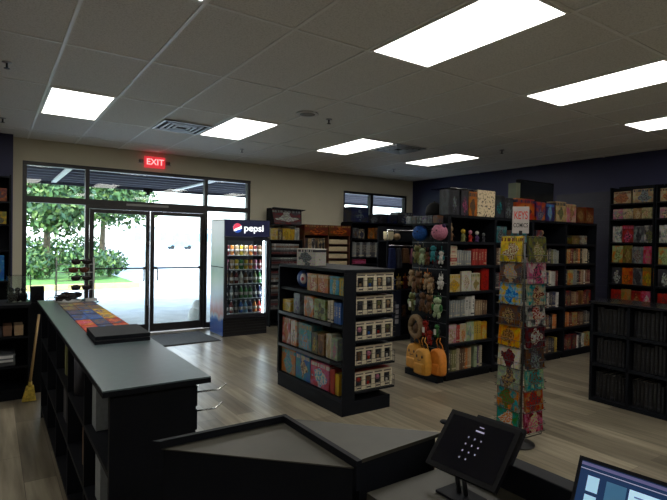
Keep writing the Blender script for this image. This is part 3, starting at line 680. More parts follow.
plush(3.95,.56,.06,('green','charcoal'),'dark green plush toy beside the red ones')
t = thing('hooded_plush', 'beige ring-shaped hood plush hanging above the yellow backpacks', 'plush toy', (4.10,4.27,.575))
rg = MB(); P = [(0, .085*math.cos(a), .11*math.sin(a)) for a in [2*PI*i/16 for i in range(17)]]; rg.tube(P,.036,PL('tan'),n=10); rg.build('ring', t); MB().ball((0,-.03,-.02),(.05,.06,.07),PL('brown')).build('snout', t)
for x, y, z, lb in ((4.086,3.935,.53,'white price tag hanging beside the red plush'),(4.062,4.32,.80,'white price tag hanging on the olive plush'),(4.071,4.10,.53,'white price tag hanging on the upper red plush')):
    tag(MB().box(-.002,.001,0,.035,0,.06,paper).build('price_tag', loc=(x,y,z)), lb, 'tag', 'price tags on plush')
def backpack(y, z, col, label, rot=0, x=4.10, print_=True):
    t = thing('backpack', label, 'backpack', (x,y,z), rot, group='small yellow backpacks'); m = mat('bag_'+col, {'yellow': (.55,.25,.025), 'orange': (.6,.2,.02)}[col], .6, scale=30); dk = mat('bag_print', (.06,.03,.01), .6)
    t.scale = (.9,.82,1.02)
    b = MB(); n = 12; rings = []
    for d, sc in ((-.06,.82),(-.045,.97),(0,1.0),(.045,.97),(.055,.85)):
        P = []
        for (uy, uz) in [(-.11,0),(-.125,.04),(-.125,.15),(-.11,.22),(-.07,.27),(0,.29),(.07,.27),(.11,.22),(.125,.15),(.125,.04),(.11,0),(0,-.008)]:
            P.append(b.bm.verts.new((d,uy*sc,.14+(uz-.14)*sc)))
        rings.append(P)
    for a, c in zip(rings, rings[1:]):
        for i in range(n): b._f([a[i],c[i],c[(i+1)%n],a[(i+1)%n]], m, True)
    b._f(rings[0], m); b._f(rings[-1][::-1], m); b.build('bag', t)
    MB().hull([(-.085,-.08,.02),(-.06,-.09,.02),(-.06,.09,.02),(-.085,.08,.02),(-.085,-.08,.12),(-.06,-.09,.13),(-.06,.09,.13),(-.085,.08,.12)], m).build('pocket', t, bevel=.01)
    if print_:
        f = MB()
        for s in (-1,1): f.ball((-.06,s*.05,.2),(.008,.014,.018),dk,n=8,k=6)
        f.tube([(-.062,-.03,.165),(-.064,0,.155),(-.062,.03,.165)],.004,dk,n=5); f.build('printed_face', t)
    for s in (-1,1): MB().tube([(.05,s*.05,.26),(.03,s*.045,.32),(.0,s*.03,.36),(.02,s*.02,.40)],.007,m,n=6).build('strap', t)
    MB().tube([(.02,-.03,.28),(.0,-.02,.31),(.0,.02,.31),(.02,.03,.28)],.005,dk,n=6).build('top_loop', t)
backpack(4.28,.09,'yellow','yellow backpack with printed face, left of the pair on the plush wall')
backpack(4.02,.09,'yellow','yellow backpack with printed face, front one of the right pair',x=3.975)
backpack(3.92,.09,'orange','orange backpack half hidden behind the right yellow one',x=4.105,print_=False)

# ------------------------------------------------------------------ comic spinner
sx_, sy_ = 3.27, 2.25; SW = .25
t = thing('comic_spinner', 'tall black wire spinner rack full of comics by the tablet', 'rack', (sx_+SW/2,sy_+SW/2,0), math.radians(-4))
h = SW/2-.01
MB().lathe([(.12,0),(.12,.012),(.04,.03),(.02,.05)], black_metal, n=24).build('base', t)
MB().cyl((0,0,.03),(0,0,1.62),.014,black_metal).build('pole', t)
fr = MB()
for a in (-1,1):
    for c in (-1,1): fr.cyl((a*h,c*h,.1),(a*h,c*h,1.56),.004,black_metal,n=6)
for z in (.1,.84,1.56): fr.tube([(-h,-h,z),(h,-h,z),(h,h,z),(-h,h,z),(-h,-h,z)],.004,black_metal,n=6)
fr.build('wire_frame', t)
NP = 9; ZB = [.14+.16*k for k in range(NP)]
for z in ZB:
    p = MB()
    for rot in (0,1,2,3):
        R = Matrix.Rotation(rot*PI/2, 3, 'Z')
        for zz, o_ in ((z-.005,.032),(z+.05,.036)):
            p.tube([tuple(R@Vector(q)) for q in ((-h,-h,zz),(-h,-h-o_,zz),(h,-h-o_,zz),(h,-h,zz))],.002,black_metal,n=5)
        for u in (-.06,.06): p.tube([tuple(R@Vector(q)) for q in ((u,-h,z-.01),(u,-h-.032,z-.005),(u,-h-.036,z+.05))],.002,black_metal,n=5)
    p.build('wire_pocket', t)
SG = thing('rack_sign', 'white sign with red and black lettering on top of the comic spinner', 'sign', (3.35,2.37,1.635), math.radians(-50))
MB().box(-.06,.06,-.004,.004,0,.205,mat('sign_white', (.42,.38,.36), .5)).build('card', SG); MB().box(-.012,.012,-.012,-.005,-.015,.02,black_metal).build('clip', SG)
red = mat('sign_red', (.55,.03,.02), .5); blk = mat('sign_black', (.01,.01,.01), .5)
text('lettering', 'KEYS', .062, red, SG, (0,-.005,.135), (PI/2,0,0), .0008, (.72,1.35,1)); text('lettering', 'COMICS', .042, blk, SG, (0,-.005,.06), (PI/2,0,0), .0008, (.68,1.1,1))
LEFTC = [('teal','green','white','orange'),('orange','teal','green','brown'),('grey','pale_green','tan','charcoal'),('white','cream','dark_red','charcoal'),('orange','yellow','brown','tan'),('charcoal','brown','tan','black'),('light_blue','yellow','blue','light_blue'),('charcoal','brown','grey','tan'),('black','charcoal','white','brown')]
TOPC = ('yellow','olive','cream','brown')
RIGHTC = [('pink','dark_red','cream'),('red','tan','charcoal'),('teal','pale_green','brown'),('charcoal','brown','grey'),('dark_red','charcoal','white'),('white','charcoal','red'),('cream','teal','dark_red'),('pink','white','charcoal'),('tan','charcoal','red')]
UPC = ('olive','charcoal','cream')
def comic(side, k, z, cols):
    m = printed('comic_'+'_'.join(cols), list(cols), 5.5, title='white' if cols[0] in ('black','charcoal','teal','light_blue','pink','red') else None, rough=.25)
    b = MB(); Wc = .20; Hc = .19
    b.box(-Wc/2,Wc/2,0,.006,0,Hc,m).box(-Wc/2+.003,Wc/2,.002,.0045,.002,Hc+.0005,paper); me = b.mesh('comic')
    for j in range(2 if side == 'left' else 2):
        o = bpy.data.objects.new('comic_book', me); C.objects.link(o)
        d = .030-.012*j; R = math.radians(-4)
        if side == 'left': l = Vector((-h-d+.002,0,z+.0+.004*j)); o.rotation_euler = (math.radians(-5),0,-PI/2+R)
        else: l = Vector((0,-h-d+.002,z+.004*j)); o.rotation_euler = (math.radians(-5),0,R)
        l = Matrix.Rotation(R,3,'Z')@l; o.location = (l.x+sx_+SW/2, l.y+sy_+SW/2, l.z)
        tag(o, '%s comic in the %s pocket from bottom, spinner %s face%s' % (words(cols[0]), ORD[k], side, '' if j == 0 else ', rear copy'), 'comic book', 'comics on the spinner')
for k, z in enumerate(ZB):
    comic('left', k, z, LEFTC[k] if k < 8 else TOPC); comic('right', k, z, RIGHTC[k] if k < 8 else UPC)

# ------------------------------------------------------------------ black cube cabinet (right) and right wall shelving
t = thing('cube_cabinet', 'low black cube cabinet with a glossy top at the right edge', 'cabinet', (4.98,2.69,0))
D_ = .42
c = MB(); c.box(0,D_,-1.42,0,0,.04,black); c.box(D_-.02,D_,-1.42,0,.04,.975,black)
for z in (.355,.665): c.box(0,D_,-1.42,0,z,z+.025,black)
for k in range(5): c.box(0,D_,-.025-k*.349,-k*.349,.04,.975,black)
c.build('body', t); MB().box(-.015,D_+.015,-1.435,.015,.975,1.0,mat('gloss_black', (.012,.012,.014), .12)).build('top', t, bevel=.003)
Bc = Bay(4.98, 2.665, 'W', '')
for cc in range(2):
    for rr, z in enumerate((.04,.38,.69)):
        row(Bc, z, .01+cc*.349, [('binder','black',.035,.25,.28,2),('binder','black',.04,.24,.28,3),('binder','black',.035,.26,.28,2),('binder','black',.03,.24,.28,1)], 'in the %s cube, %s column of cube cabinet' % (['bottom','middle','top'][rr], ['far','second'][cc]), 'dark binders in the cube cabinet', v=.05)
RWZ = (.70,1.00,1.31,1.61,1.95,2.18)
for n, (y1, y0) in enumerate(((3.88,3.27),(3.25,2.64))):
    t = thing('wall_shelf', ['black wall shelving bay nearest the corner on the navy wall','black wall shelving bay cut by the right edge of the view'][n], 'shelf', (7.63,y0,0), group='wall shelving on the navy wall')
    W = y1-y0; MB().box(.27,.295,0,W,0,2.45,black).build('back_panel', t)
    for yy in (0, W-.015): MB().box(0,.27,yy,yy+.015,0,2.42,black).build('side_panel', t)
    for z in RWZ: MB().box(0,.27,.015,W-.015,z-.02,z,black).build('shelf', t)
    MB().box(0,.27,.015,W-.015,.0,.12,black).build('plinth', t)
    Bw = Bay(7.63, y1-.02, 'W', ''); nm = ['corner wall bay','right edge wall bay'][n]; GG = 'goods on '+nm
    ws = ['on sixth shelf down, ','on fifth shelf down, ','on fourth shelf down, ','on third shelf down, ','on second shelf down, ','on top shelf, ']
    row(Bw, RWZ[5], .02, [('box',('cream','tan','orange','brown'),.25,.18,.15,1),('gap','',.02,0,0,1),('box',('cream','tan','grey','charcoal'),.28,.19,.15,1)], ws[5]+nm, GG)
    row(Bw, RWZ[4], .02, [('box',('pink','grey','charcoal','cream'),.14,.15,.15,1),('box',('cream','charcoal','tan'),.14,.15,.15,1),('box',('tan','brown','cream'),.12,.15,.15,1),('box',('cream','olive','tan'),.14,.16,.15,1)], ws[4]+nm, GG)
    row(Bw, RWZ[3], .02, [('face',('white','charcoal','grey'),.13,.24,.02,1),('face',('red','dark_red','black','pink'),.15,.24,.02,1),('face',('charcoal','grey','black'),.13,.24,.02,1),('face',('charcoal','white','olive'),.14,.24,.02,1)], ws[3]+nm, GG)
    row(Bw, RWZ[2], .02, [('face',('pale_green','orange','olive'),.15,.24,.02,1),('face',('olive','brown','tan'),.13,.25,.02,1),('face',('grey','charcoal','brown'),.14,.24,.02,1),('face',('pink','red','tan'),.14,.25,.02,1)], ws[2]+nm, GG)
    row(Bw, RWZ[1], .02, [('face',('charcoal','black','white'),.14,.24,.02,1),('face',('orange','red','brown'),.15,.24,.02,1),('face',('charcoal','grey','black'),.13,.24,.02,1),('face',('olive','orange','yellow'),.14,.25,.02,1)], ws[1]+nm, GG)
    row(Bw, RWZ[0], .02, [('face',('red','dark_red','charcoal'),.14,.21,.02,1),('face',('tan','olive','orange'),.15,.22,.02,1),('face',('dark_red','red','tan'),.13,.21,.02,1),('face',('pink','red','white'),.14,.22,.02,1)], ws[0]+nm, GG)
# slatwall between the corner bay and the tall run
sl = MB(); sm = mat('navy_slat', (.012,.013,.035), .5)
sl.box(7.90,7.928,3.9,4.9,.1,2.4,sm)
for k in range(22): sl.box(7.893,7.90,3.9,4.9,.15+k*.1,.235+k*.1,sm)
tag(sl.build('slatwall', ), 'empty dark slatwall strip on the navy wall beside the shelving', 'display panel')

# ------------------------------------------------------------------ drinks cooler
t = thing('drinks_cooler', 'tall black glass-door drinks cooler with a lit brand header, by the doors', 'cooler', (3.03,7.46,0))
W, D_, H_ = .78, .58, 1.87
cblk = mat('cooler_black', (.012,.013,.02), .35)
MB().box(.0,W,.06,D_,0,.28,cblk).box(.0,.035,.06,D_,.28,1.60,cblk).box(W-.035,W,.06,D_,.28,1.60,cblk).box(.035,W-.035,D_-.04,D_,.28,1.60,mat('cooler_inner', (.08,.08,.09), .5)).box(0,W,.06,D_,1.60,H_,cblk).build('cabinet', t)
m, tt, b = new_mat('side_wrap'); co = tt.nodes.new('ShaderNodeTexCoord'); sp = tt.nodes.new('ShaderNodeSeparateXYZ'); tt.links.new(co.outputs['Generated'], sp.inputs[0])
nz = tt.nodes.new('ShaderNodeTexNoise'); nz.inputs['Scale'].default_value = 5; nz.inputs['Detail'].default_value = 5; tt.links.new(co.outputs['Generated'], nz.inputs['Vector'])
ma = tt.nodes.new('ShaderNodeMath'); ma.operation = 'MULTIPLY_ADD'; ma.inputs[1].default_value = .12; tt.links.new(nz.outputs['Fac'], ma.inputs[0]); tt.links.new(sp.outputs['Z'], ma.inputs[2])
r = tt.nodes.new('ShaderNodeValToRGB'); el = r.color_ramp.elements
for p_, c_ in ((.0,(.02,.06,.3)),(.19,(.03,.12,.45)),(.215,(.35,.38,.42)),(.25,(.5,.2,.16)),(.33,(.6,.42,.42)),(.42,(.5,.62,.7)),(.6,(.42,.55,.64)),(.75,(.62,.68,.72)),(1,(.72,.75,.76))):
    if p_ in (0,): e = el[0]; e.position = 0
    elif p_ == 1: e = el[-1]; e.position = 1
    else: e = el.new(p_)
    e.color = (*c_, 1)
tt.links.new(ma.outputs[0], r.inputs[0]); tt.links.new(r.outputs[0], b.inputs['Base Color']); b.inputs['Roughness'].default_value = .25
MB().box(-.004,0,.03,D_,.02,H_-.02,m).build('side_poster', t)
MB().box(-.006,-.004,.03,D_,1.10,1.112,black).build('poster_seam', t)
MB().box(0,W,0,.06,1.60,H_,emit('header_blue', (.004,.006,.04), .3)).build('header', t)
lg = empty('brand_logo', (.21,-.004,1.735)); lg.parent = t
lr, lb_, lw = emit('logo_red', (.75,.06,.12), .7), emit('logo_blue', (.02,.08,.4), .8), emit('logo_white', (.95,.97,1), 1.1)
n = 28; Rr = .075
def band(f0, f1, mm, nm, yy):
    b = MB(); xs = [-1+2*i/n for i in range(n+1)]; P = []
    lo = [(x*Rr, max(-math.sqrt(max(0,1-x*x)), min(math.sqrt(max(0,1-x*x)), f0(x)))*Rr) for x in xs]; hi = [(x*Rr, max(-math.sqrt(max(0,1-x*x)), min(math.sqrt(max(0,1-x*x)), f1(x)))*Rr) for x in xs]
    for i in range(n): b.poly([(lo[i][0],yy,lo[i][1]),(lo[i+1][0],yy,lo[i+1][1]),(hi[i+1][0],yy,hi[i+1][1]),(hi[i][0],yy,hi[i][1])], mm)
    b.build(nm, lg)
band(lambda x: -2, lambda x: 2, lw, 'white_disc', 0.001)
band(lambda x: .05+.55*x*abs(x)+.15*x, lambda x: 2, lr, 'red_wave', -.001)
band(lambda x: -2, lambda x: -.45+.35*x, lb_, 'blue_wave', -.001)
text('brand_lettering', 'pepsi', .155, lw, t, (.495,-.004,1.735), (PI/2,0,0), .002, (1.1,1,1))
df = MB(); frame_rect(df, .0, W, .30, 1.585, .05, 0, .045, cblk); df.build('door_frame', t)
MB().box(.05,W-.05,.02,.024,.35,1.535,glass('cooler_glass')).build('door_glass', t)
MB().box(.052,.062,-.04,-.02,.6,1.2,cblk).build('door_handle', t)
for xx in (.045, W-.075): MB().box(xx,xx+.02,.07,.085,.33,1.56,emit('led_strip', (.75,.88,1.0), 16.0)).build('light_strip', t) if xx > .3 else MB().box(xx-.008,xx,.07,.085,.33,1.56,emit('led_dim', (.75,.88,1.0), 6.0)).build('light_strip', t)
cl_ = bpy.data.lights.new('cooler_fill', 'AREA'); cl_.shape = 'RECTANGLE'; cl_.size = .6; cl_.size_y = .06; cl_.energy = 5; cl_.color = (.85,.93,1)  # fill light added below the header to brighten the drinks
clo = bpy.data.objects.new('cooler_fill', cl_); C.objects.link(clo); clo.parent = t; clo.location = (W/2,.085,1.575); clo.rotation_euler = (math.radians(-12),0,0)
wire = mat('shelf_white', (.6,.62,.65), .4); CZ = (.36,.60,.84,1.07,1.30)
for z in CZ: MB().box(.04,W-.04,.08,D_-.05,z-.012,z,wire).build('shelf', t)
for k in range(5): MB().box(.03,W-.03,.045,.06,.05+k*.045,.075+k*.045,black_metal).build('grille_slat', t)
canl_ = {}
def can(x, z, col, tall, label):
    key = (col, tall)
    if key not in canl_:
        m = mat('can_'+col, COL[col], .3, .2); b = MB(); s = .032 if not tall else .034
        if tall: b.lathe([(s*.8,0),(s,.01),(s,.11),(s*.9,.13),(s*.42,.165),(s*.4,.18)], m, n=12, mats=[m,m,m,m,m]); b.lathe([(s*.44,.18),(s*.44,.2)], mat('cap_white', (.5,.5,.5), .4), n=10); b.lathe([(s*1.01,.05),(s*1.01,.10)], mat('label_band', (.55,.5,.45), .4), n=12)
        else: b.lathe([(s*.8,0),(s,.01),(s,.145),(s*.82,.155)], m, n=12); b.lathe([(s*.8,.155),(s*.8,.158)], chrome, n=12); b.lathe([(s*1.01,.06),(s*1.01,.095)], mat('label_band', (0,0,0)), n=12)
        canl_[key] = b.mesh('can')
    o = bpy.data.objects.new('drink_bottle' if tall else 'drink_can', canl_[key]); C.objects.link(o); o.location = (x,7.60,z+.001)
    tag(o, label, 'bottle' if tall else 'can', 'drinks in the cooler')
RC = [(['orange','dark_red','blue','teal','blue','charcoal','orange','orange'],True),(['charcoal','grey','charcoal','green','green','green','charcoal','navy'],True),(['tan','brown','dark_red','white','brown','charcoal','olive','green'],True),(['pink','tan','yellow','green','yellow','orange','pink','dark_red'],False),(['dark_red','orange','tan','yellow','tan','orange','dark_red','brown'],False)]
RC[0] = (['charcoal','dark_red','charcoal','blue','light_blue','navy','orange','red'],True)
for rr, (cols, tall) in enumerate(RC):
    for k, c_ in enumerate(cols):
        can(3.03+.1+k*.082, CZ[rr], c_, tall, '%s %s, %s from the left on the %s cooler shelf' % (words(c_), 'bottle' if tall else 'can', ORD[k], ['bottom','fourth','middle','second','top'][rr]))

# ------------------------------------------------------------------ back left wall displays
# A: dark media tower beside the cooler
YW = 8.42
t = thing('media_shelf', 'dark shelf of stacked game cases right of the drinks cooler', 'shelf', (4.12,8.02,0))
MB().box(0,.66,.36,.385,0,1.56,black).box(0,.02,0,.36,0,1.56,black).box(.64,.66,0,.36,0,1.56,black).build('carcass', t)
for z in (.05,.3,.55,.8,1.05,1.30,1.56): MB().box(0 if z > 1.5 else .02,.66 if z > 1.5 else .64,0,.36,z-.02,z,black).build('shelf', t)
for lv, z in enumerate((.3,.55,.8,1.05,1.30)):
    for k in range(5):
        c_ = ['grey','charcoal','dark_red','charcoal','grey','brown'][(k+lv*2) % 6]
        o = item('game_case', book_mesh(spine(c_,'grey' if c_ != 'grey' else 'white')), (.036,.25,.56), (4.16,8.05,z+.038*(k+1)), 0, '%s flat game case, %s up on %s shelf beside the cooler' % (c_.replace('_',' '), ORD[k], ['second','third','fourth','fifth','top'][lv]), 'game case', 'flat game cases beside the cooler'); o.rotation_euler = (0,PI/2,0)
Bk = Bay(4.12, 8.02, 'S', ''); row(Bk, 1.56, .02, [('box',('cream','yellow','tan'),.14,.2,.14,1),('box',('charcoal','brown','cream'),.1,.2,.14,1),('box',('yellow','cream','olive'),.16,.21,.14,1),('box',('yellow','tan'),.09,.2,.14,1),('box',('grey','white'),.10,.22,.14,1)], 'on top of the dark shelf beside the cooler', 'boxes on the dark shelf beside the cooler')
t = thing('tilted_display', 'tilted black tray of red and white printed packs high beside the cooler', 'display', (4.2,8.06,1.83), 0)
q = MB().hull([(0,.0,0),(.58,.0,0),(.58,.30,.0),(0,.30,.0),(0,.12,.31),(.64,.12,.29),(.64,.30,.29),(0,.30,.31)], black); q.build('tray', t)
m = printed('pack_rows', ['charcoal','dark_red','white','grey','black'], 4.5)
MB().hull([(.015,-.006,.02),(.565,-.006,.02),(.57,0,.02),(.015,0,.02),(.01,.098,.285),(.6,.098,.27),(.6,.104,.27),(.01,.104,.285)], m).build('printed_front', t)
MB().tube([(.0,.02,.31),(.66,.02,.29)],.01,black_metal).tube([(.0,.02,.31),(0,.12,.3)],.008,black_metal).tube([(.64,.02,.29),(.64,.12,.28)],.008,black_metal).build('rail', t)
MB().cyl((.3,.28,-.27),(.3,.28,0),.012,black_metal).build('post', t)
# B: wooden / red header game shelf
t = thing('game_shelf', 'brown shelf unit with a red and gold header against the beige wall', 'shelf', (4.84,8.06,0))
bw_ = mat('walnut', (.09,.035,.02), .5, scale=14, var=.3)
MB().box(0,1.06,.34,.36,0,1.66,bw_).build('back_panel', t)
for x in (0,.54,1.04): MB().box(x,x+.02,0,.34,0,1.66,bw_).build('side_panel', t)
hm = printed('header_print', ['dark_red','brown','dark_red','orange','brown'], 2.6, 'tan')
for x in (.0,.54): MB().box(x,x+.52,-.01,.33,1.66,1.86,hm).build('header', t)
for z in (.1,.45,.8,1.12,1.40): MB().box(.02,.54,0,.34,z-.02,z,bw_).build('shelf', t)
for z in (.1,.24,.38,.52,.66,.80,.94,1.08,1.22,1.36,1.50): MB().box(.56,1.04,0,.34,z-.015,z,bw_).build('shelf', t)
B4 = Bay(4.86, 8.06, 'S', '')
for z, wname in ((1.40,'top'),(1.12,'second')):
    row(B4, z, .02, [('face',('charcoal','brown','black'),.075,.2,.02,1),('face',('cream','tan','charcoal'),.075,.2,.02,1),('face',('charcoal','white','black'),.08,.2,.02,1),('face',('charcoal','tan','black'),.075,.2,.02,1),('face',('black','cream','charcoal'),.075,.2,.02,1),('face',('charcoal','cream','black'),.075,.2,.02,1)], 'on the %s left shelf of the red-headed unit' % wname, 'small packs on the red-headed unit')
crate = mat('cream_card', (.5,.42,.26), .6, var=.15)
for k, z in enumerate((.80,.94,1.08,1.22,1.36,1.50)):
    if k == 5: pass
    o = item('card_box', carton_mesh(crate), (.44,.25,.085), (5.415,8.09,z+.001), 0, 'long cream card box, %s one up on the right side of the red-headed unit' % ORD[k], 'box', 'cream card boxes on the red-headed unit')
# C: black wall shelf under the window
t = thing('wall_shelf', 'large black shelf unit under the small high window', 'shelf', (5.92,8.04,0))
W = 1.72
MB().box(0,W,.36,.38,0,1.93,black).build('back_panel', t)
for x in (0,.86,W-.02): MB().box(x,x+.02,0,.36,0,1.93,black).build('side_panel', t)
for z in (.1,.45,.8,1.10,1.24,1.62,1.95): MB().box(0 if z > 1.9 else .02,W if z > 1.9 else W-.02,-.0,.36,z-.02,z,black).build('shelf', t)
B5 = Bay(5.94, 8.04, 'S', ''); GG = 'goods on the black shelf under the high window'
row(B5, 1.62, .04, [('face',('charcoal','grey','brown'),.14,.2,.02,1),('face',('charcoal','cream','navy'),.14,.19,.02,1),('gap','',.1,0,0,1),('face',('brown','orange','tan'),.15,.22,.02,1),('face',('brown','tan','charcoal'),.15,.22,.02,1)], 'on the upper shelf under the high window', GG)
row(B5, 1.24, .04, [('book','grey',.03,.3,.15,3),('book','charcoal',.03,.3,.15,3),('book','grey',.03,.3,.15,2),('book','charcoal',.035,.3,.15,3),('book','grey',.03,.3,.15,3),('book','charcoal',.035,.3,.15,4),('book','grey',.03,.3,.15,2)], 'on the middle shelf under the high window', GG)
row(B5, .8, .04, [('box',('dark_red','pink','charcoal'),.35,.2,.2,1),('box',('navy','charcoal','blue'),.3,.2,.2,1)], 'on the lower shelf under the high window', GG)
row(B5, 1.10, .04, [('box',('pink','dark_red'),.36,.1,.2,1)], 'on the thin shelf under the high window', GG)
for x, w_, h_, cl, lb in [(5.93,.44,.30,('navy','charcoal','grey'),'large dark blue box at the left end of the high window'),(6.40,.24,.16,('charcoal','black','grey'),'small dark box right of the large dark blue one, under the window'),(6.66,.20,.19,('black','charcoal'),'plain black box in the middle below the high window'),(6.88,.26,.19,('charcoal','navy','black'),'dark box right of the window mullion'),(7.17,.44,.25,('charcoal','black','navy','grey'),'dark wide box at the right end of the high window')]:
    item('storage_box', carton_mesh(printed('st_'+'_'.join(cl), list(cl), 3)), (w_,.25,h_), (x,8.08,1.95), 0, lb, 'box', 'dark boxes below the high window')
# D: mid-floor gondola with hanging goods, seen between the island and the tall run
t = thing('gondola_shelf', 'dark mid-floor rack with hanging garments between island and tall shelves', 'shelf', (5.05,5.92,0))
MB().box(0,1.6,.22,.25,.08,1.80,black).build('back_panel', t); MB().box(.02,1.58,.02,.45,0,.08,black).build('plinth', t)
MB().box(0,.02,0,.03,.08,1.56,black).build('post', t)
for z in (.35,.8,1.58): MB().box(.02,1.6,.0,.22,z-.02,z,black).build('shelf', t)
MB().cyl((.02,.02,1.50),(1.6,.02,1.50),.01,chrome).build('hang_rail', t); MB().cyl((0,.02,1.74),(1.6,.02,1.74),.008,chrome).build('top_rail', t)
for x in (.01,1.59): MB().cyl((x,.02,1.58),(x,.02,1.745),.008,chrome).build('rail_post', t)
tag(MB().lathe([(.055,0),(.075,.02),(.08,.13),(.078,.135)], mat('shade_cream', (.7,.62,.4), .6), n=18).build('canister', loc=(5.15,6.02,1.582)), 'cream round canister on the mid-floor rack', 'canister')
tag(MB().ball((0,0,.06),(.06,.05,.06),PL('tan')).ball((0,0,.13),(.035,.035,.035),PL('charcoal')).build('figurine', loc=(5.33,6.02,1.582)), 'small tan figure beside the cream canister', 'figurine')
def garment(x, w_, h_, col, label, z=1.50):
    t = thing('hanging_bag', label, 'bag', (x,5.93,z-.012), group='goods hanging on the mid-floor rack'); m = PL(col)
    MB().hull([(-w_/2,-.05,-h_),(w_/2,-.05,-h_),(w_/2,.05,-h_),(-w_/2,.05,-h_),(-w_*.35,-.03,-.03),(w_*.35,-.03,-.03),(w_*.35,.03,-.03),(-w_*.35,.03,-.03)], m).build('body', t, bevel=.015)
    MB().tube([(-w_*.2,0,-.03),(-.01,0,.012),(.01,0,.012),(w_*.2,0,-.03)],.005,m,n=5).build('strap', t)
garment(5.14,.16,.36,'navy','navy hanging bag at the left of the mid-floor rack')
garment(5.29,.1,.34,'charcoal','narrow charcoal hanging bag on the mid-floor rack')
garment(5.43,.15,.26,'brown','brown printed hanging bag on the mid-floor rack')
garment(5.62,.14,.28,'pink','pink hanging bag with a strap on the mid-floor rack')
garment(5.75,.1,.3,'dark_red','dark red hanging bag behind the blue plush')
for x, z, c_, lb in ((5.25,.98,('blue','navy'),'small blue plush low on the mid-floor rack'),(5.38,.96,('tan','yellow'),'tan plush low on the mid-floor rack'),(5.52,.94,('dark_red','orange'),'dark red plush low on the mid-floor rack'),(5.5,.5,('brown','charcoal'),'dark brown plush near the bottom of the mid-floor rack')):
    tt_ = len(bpy.data.objects); plush(0,0,.08,c_,lb,x=0); o = [q for q in C.objects if q.get('label') == lb][0]; o.location = (x,6.02,z-.0 if z < .6 else .80+.09); o.rotation_euler = (0,0,PI/2); o['group'] = 'plush on the mid-floor rack'
    if z < .6: o.location.z = .35+.09
t = thing('banner', 'narrow dark banner with vertical white lettering on the mid-floor rack', 'sign', (5.16,5.90,.08))
MB().box(0,.17,-.006,.01,0,.72,mat('banner_navy', (.01,.015,.04), .5)).build('cloth', t)
text('lettering', 'COMICS', .13, mat('banner_white', (.6,.6,.65), .5), t, (.085,-.009,.40), (PI/2,PI/2,0), .001) if False else None
for k, (za, zb) in enumerate(((.44,.50),(.35,.42),(.29,.33),(.2,.27))): MB().box(.05,.12,-.009,-.006,za,zb,mat('banner_white', (.5,.5,.58), .5)).build('mark', t)

# far left display at the navy stub
t = thing('display_shelf', 'dark tall display shelf against the navy wall at the far left', 'shelf', (-.9,7.9,0))
MB().box(0,1.12,.3,.33,0,2.35,black).build('back_panel', t)
for x in (0,1.10): MB().box(x,x+.02,0,.3,0,2.35,black).build('side_panel', t)
for z in (.1,.5,.95,1.35,1.7,2.0,2.33): MB().box(.02,1.10,0,.3,z-.02,z,black).build('shelf', t)
B6 = Bay(-.88, 7.9, 'S', ''); GG = 'goods on the far left display'
row(B6, 2.0, .02, [('box',('charcoal','dark_red','brown'),.2,.2,.15,3),('box',('dark_red','orange','charcoal'),.22,.17,.15,2)], 'on the top shelf at the far left', GG)
row(B6, 1.7, .02, [('box',('charcoal','olive','brown'),.2,.2,.15,3),('box',('olive','yellow','charcoal'),.22,.16,.15,2)], 'on the second shelf at the far left', GG)
row(B6, .95, .02, [('box',('charcoal','brown'),.2,.25,.15,3),('face',('blue','light_blue','grey'),.2,.33,.03,2)], 'on the fourth shelf at the far left', GG)

# ------------------------------------------------------------------ door mat
t = thing('door_mat', 'grey doormat on the floor in front of the glass doors', 'mat', (2.5,7.68,0), math.radians(2))
MB().box(-.55,.40,-.42,.5,0,.008,mat('mat_rubber', (.02,.02,.022), .8)).build('rubber_edge', t); MB().box(-.52,.37,-.39,.47,.008,.014,mat('mat_pile', (.09,.10,.11), .95, scale=60, var=.3, bump=.5)).build('pile', t)

# ------------------------------------------------------------------ long service counter
ct = mat('counter_grey', (.085,.115,.125), .28, var=.08, scale=30)
t = thing('service_counter', 'long dark counter with a grey-green top running to the window', 'counter', (.36,1.95,0))
CL = 2.98
MB().box(-.03,.37,-.03,CL,.975,.994,black).build('edge_band', t)
MB().box(-.029,.369,-.029,CL-.001,.9945,1.0,ct).build('countertop', t)
b = MB(); b.box(.0,.32,0,.025,0,.965,black).box(.0,.32,CL-.03,CL-.005,0,.965,black).box(.29,.32,.025,CL-.03,0,.965,black).box(.02,.29,.025,CL-.03,0,.08,black); b.build('body', t)
for k in range(1,5): MB().box(0,.29,k*.59,k*.59+.02,.08,.965,black).build('divider', t)
for z in (.08,.37,.66): MB().box(.0,.29,.025,CL-.03,z,z+.02,black).build('shelf', t)
sl = MB()
for k in range(9): sl.box(.32,.326,0,CL-.01,.12+k*.095,.2+k*.095,black)
sl.build('slat_face', t)
for y, z in ((.02,.93),(.06,.84),(.05,.70),(.35,.84),(.7,.84)):
    MB().tube([(.326,y,z),(.42,y-.01,z+.0),(.45,y-.012,z+.022)],.0035,chrome,n=5).build('peg_hook', t)
MB().box(.325,.345,.0,.03,.62,.76,black_metal).build('bracket', t)
def under(name, y, z, w_, h_, d_, col, label, cat, cyl=False, tilt=0):
    if cyl: o = MB().cyl((0,0,0),(0,0,h_),w_/2,mat('roll_'+col, COL[col], .6),n=14).build(name, loc=(.37+d_/2,y,z+.002)); o.rotation_euler = (0,tilt,0)
    else: o = item(name, carton_mesh(mat('under_'+col, COL[col], .6)), (w_,d_,h_), (.39,y,z+.002), -PI/2, label, cat)
    tag(o, label, cat, 'items stored under the long counter')
under('paper_roll',3.05,.68,.06,.22,.08,'charcoal','dark paper roll standing under the long counter, upper shelf','roll',True)
under('paper_stack',2.52,.68,.1,.2,.14,'grey','grey folder standing under the counter, upper shelf, near end','folder')
under('paper_stack',2.42,.39,.12,.2,.16,'grey','grey folder standing under the counter, middle shelf, near end','folder')
